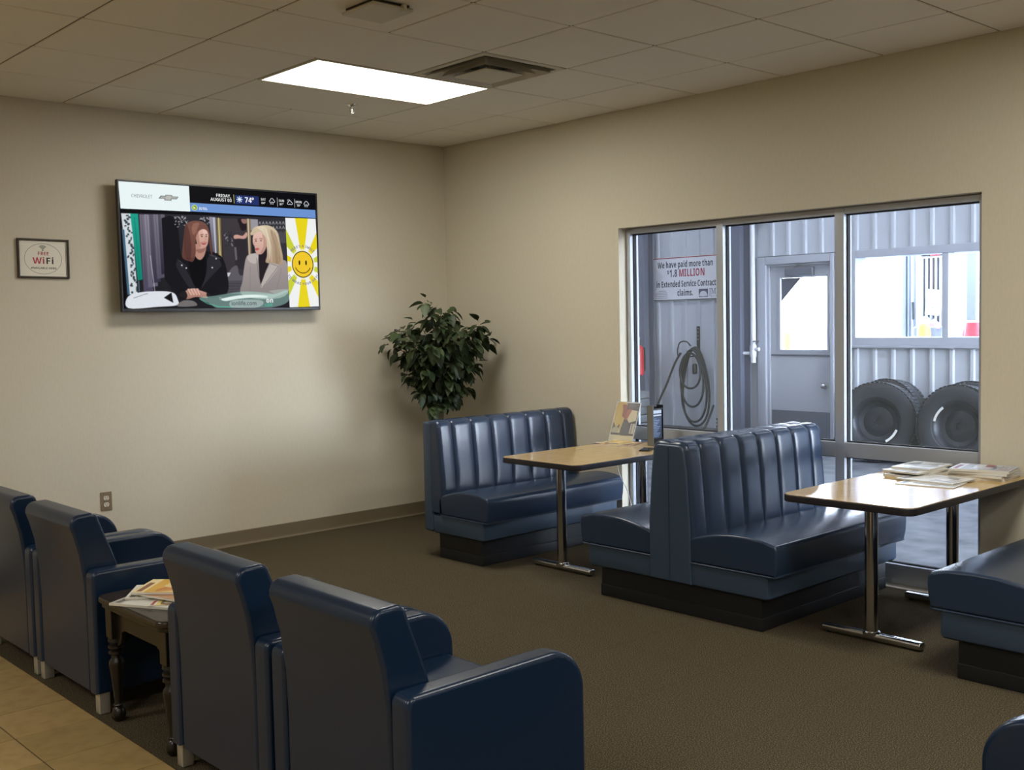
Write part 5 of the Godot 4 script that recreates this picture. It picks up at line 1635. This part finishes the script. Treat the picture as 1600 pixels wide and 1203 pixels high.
	mi("branch_pipe", tube(PackedVector3Array([Vector3(0, 1.11, 0), Vector3(0, 1.11, 0.085)]), 0.022, 10).mesh(), M.pipe, pp)
	mi("valve", lathe(PackedVector2Array([Vector2(0, 0), Vector2(0.034, 0), Vector2(0.034, 0.012), Vector2(0, 0.012)]), 12).mesh(), M.black, pp, Vector3(-0.02, 1.2, 0.055))
	mi("clamp", boxes([[Vector3(-0.045, 2.60, -0.045), Vector3(0.06, 2.63, 0.12)], [Vector3(-0.045, 2.70, -0.02), Vector3(0.06, 2.76, 0.11)]], 0.004), M.kick, pp)
	# tyres
	make_tyre("front left tyre under the workshop window, pale strip low on its rim", Vector3(4.62, 0.408, 1.20), 0.22, -0.10, -62)
	make_tyre("rear left tyre leaning on the workshop wall behind the front one", Vector3(5.02, 0.415, 1.10), -0.12, -0.12, -200)
	make_tyre("front right tyre under the workshop window, pale strip high on its rim", Vector3(4.62, 0.408, 2.05), 0.0, -0.10, 128)
	make_tyre("rear right tyre leaning on the workshop wall at the window edge", Vector3(5.02, 0.415, 1.98), 0.06, -0.12, -200)
	# beyond the workshop window: the wash yard
	var yard := struct("wall_yard", bm(Vector3(7.05, -0.15, 0.19), Vector3(7.2, 3.2, 4.5)), mat(c8(240, 242, 244), 0.7), "white wall of the wash yard behind the workshop")
	mi("post", boxes([[Vector3(6.99, -0.15, 0.20), Vector3(7.05, 3.2, 0.25)], [Vector3(7.0, -0.15, 0.265), Vector3(7.05, 3.2, 0.29)], [Vector3(7.02, -0.15, 0.33), Vector3(7.05, 3.2, 0.35)]], 0.004), M.kick, yard)
	mi("dark_panel", bm(Vector3(7.02, -0.15, 0.99), Vector3(7.05, 3.2, 1.09)), M.kick, yard)
	var rk := thing("tool_rack", "rail on the yard wall with clips for long-handled tools", "rack", Vector3(6.985, 2.19, 0.60))
	mi("rail", bm(Vector3(0.03, -0.02, -0.19), Vector3(0.06, 0.02, 0.19), 0.004), M.steel, rk)
	for i in 5: mi("clip", bm(Vector3(-0.03, -0.015, -0.14 + i * 0.06), Vector3(0.03, 0.02, -0.115 + i * 0.06), 0.003), M.red if i in [2, 3] else M.black, rk)
	for i in 5:
		var mop := thing("broom", ["long-handled broom hanging leftmost on the yard rack", "second long-handled broom from the left on the yard rack", "middle long-handled broom on the yard rack", "long-handled broom on the yard rack, second from the right", "long-handled broom hanging rightmost on the yard rack"][i], "broom", Vector3(6.99, 0.75, 0.485 + i * 0.058), 0, "brooms on the yard rack")
		mi("handle", tube(PackedVector3Array([Vector3(0, 0.1, 0), Vector3(0, 1.4, 0)]), 0.014, 8).mesh(), M.black, mop)
		mi("head", bm(Vector3(-0.03, 0.06, -0.026), Vector3(0.03, 0.12, 0.026), 0.006), M.beam, mop)
		mi("bristles", bm(Vector3(-0.026, -0.06, -0.025), Vector3(0.026, 0.06, 0.025), 0.004), M.kick, mop)
	var st := thing("squeegee", "thin rod with dark grip leaning on the yard wall", "tool", Vector3(6.82, 0, 0.39))
	mi("rod", tube(PackedVector3Array([Vector3(-0.06, -0.15, 0.06), Vector3(0.12, 1.42, -0.02)]), 0.009, 8).mesh(), M.kick, st)
	mi("grip", tube(PackedVector3Array([Vector3(0.12, 1.42, -0.02), Vector3(0.135, 1.63, -0.032)]), 0.018, 8).mesh(), M.black, st)
	var c3 := Canvas.new(96, 160, c8(250, 250, 250))
	for i in 7: c3.line(PackedVector2Array([Vector2(10 + i * 11, 14 + (i % 2) * 6), Vector2(16 + i * 11, 40 - (i % 3) * 5)]), 4, c8(90, 80, 84), 0.8)
	c3.rect(34, 66, 68, 104, c8(222, 200, 110), 0.9)
	c3.rect(38, 110, 62, 118, c8(90, 90, 96))
	c3.rect(14, 122, 84, 150, c8(110, 114, 122)); c3.rect(18, 126, 80, 146, c8(240, 240, 240))
	var bd := thing("notice_board", "white printed notice board propped among the yard tools", "sign", Vector3(6.92, 1.62, 0.63), -PI / 2)
	mi("board", bm(Vector3(-0.085, -0.15, -0.01), Vector3(0.085, 0.15, 0.0)), M.white, bd)
	mi("print", plate(0.16, 0.29), printed(c3.texture(), 0.6), bd, Vector3(0, 0, 0.0015))
	mi("prop", tube(PackedVector3Array([Vector3(0, -0.14, -0.006), Vector3(0, -1.75, -0.006)]), 0.012, 8).mesh(), M.kick, bd)
	bd.rotation.z = -0.12
	var ct := thing("supply_cart", "dark blue cart holding cloths in the yard", "cart", Vector3(6.70, 0, 0.66))
	mi("tub", bm(Vector3(-0.16, 0.2, -0.09), Vector3(0.12, 1.34, 0.18), 0.02), M.beam, ct)
	mi("cloth", lathe(PackedVector2Array([Vector2(0, 0), Vector2(0.09, 0.0), Vector2(0.085, 0.08), Vector2(0.05, 0.14), Vector2(0, 0.16)]), 9).mesh(20), mat(c8(150, 190, 220), 0.8), ct, Vector3(-0.08, 1.30, 0.02))
	mi("rags", lathe(PackedVector2Array([Vector2(0, 0), Vector2(0.07, 0), Vector2(0.06, 0.07), Vector2(0, 0.12)]), 7).mesh(20), mat(c8(150, 110, 140), 0.8), ct, Vector3(-0.08, 1.31, 0.13))
	for z in [-0.06, 0.15]: mi("caster", lathe(PackedVector2Array([Vector2(0, -0.15), Vector2(0.03, -0.15), Vector2(0.03, 0.2), Vector2(0, 0.2)]), 8).mesh(), M.black, ct, Vector3(0, 0, z))
	var yt := thing("yellow_drum", "yellow rounded drum behind the workshop window", "drum", Vector3(6.75, 0, 0.56))
	mi("drum_body", lathe(PackedVector2Array([Vector2(0, -0.15), Vector2(0.07, -0.15), Vector2(0.075, 1.2), Vector2(0.07, 1.33), Vector2(0.045, 1.38), Vector2(0, 1.40)]), 20).mesh(), M.yellow, yt)
	yt.position = Vector3(6.36, 0, 0.80)
	var rb := thing("red_bucket", "red bucket on a stand seen at the right end of the workshop window", "bucket", Vector3(6.6, 0, 1.27))
	mi("bucket", lathe(PackedVector2Array([Vector2(0, 1.20), Vector2(0.13, 1.20), Vector2(0.095, 1.38), Vector2(0, 1.38)]), 20).mesh(), M.red, rb)
	mi("bucket_rim", lathe(PackedVector2Array([Vector2(0, 1.38), Vector2(0.10, 1.38), Vector2(0.10, 1.40), Vector2(0, 1.40)]), 20).mesh(), M.white, rb)
	mi("stand", bm(Vector3(-0.15, -0.15, -0.15), Vector3(0.15, 1.2, 0.15), 0.01), M.white, rb)
	# bollard outside the door, sticker on its pane
	var bo := thing("bollard", "yellow bollard outside seen through the service door pane", "bollard", Vector3(8.0, 0, -2.08))
	mi("post", lathe(PackedVector2Array([Vector2(0, -0.15), Vector2(0.075, -0.15), Vector2(0.075, 1.2), Vector2(0.06, 1.25), Vector2(0, 1.27)]), 18).mesh(), M.yellow, bo)
	var p3 := PackedVector2Array([Vector2(0, 0), Vector2(0.27, 0.0), Vector2(0.0, -0.27)])
	var dc := mi("window_decal", slab(p3, 0, 0.002, 0.0003, 1).mesh(), mat(c8(92, 96, 108), 0.6), null, Vector3(GX + 0.052, 1.935, -0.492), Vector3(0, -PI / 2, 0))
	tag(dc, "grey triangular corner sticker on the service door pane", "sticker")
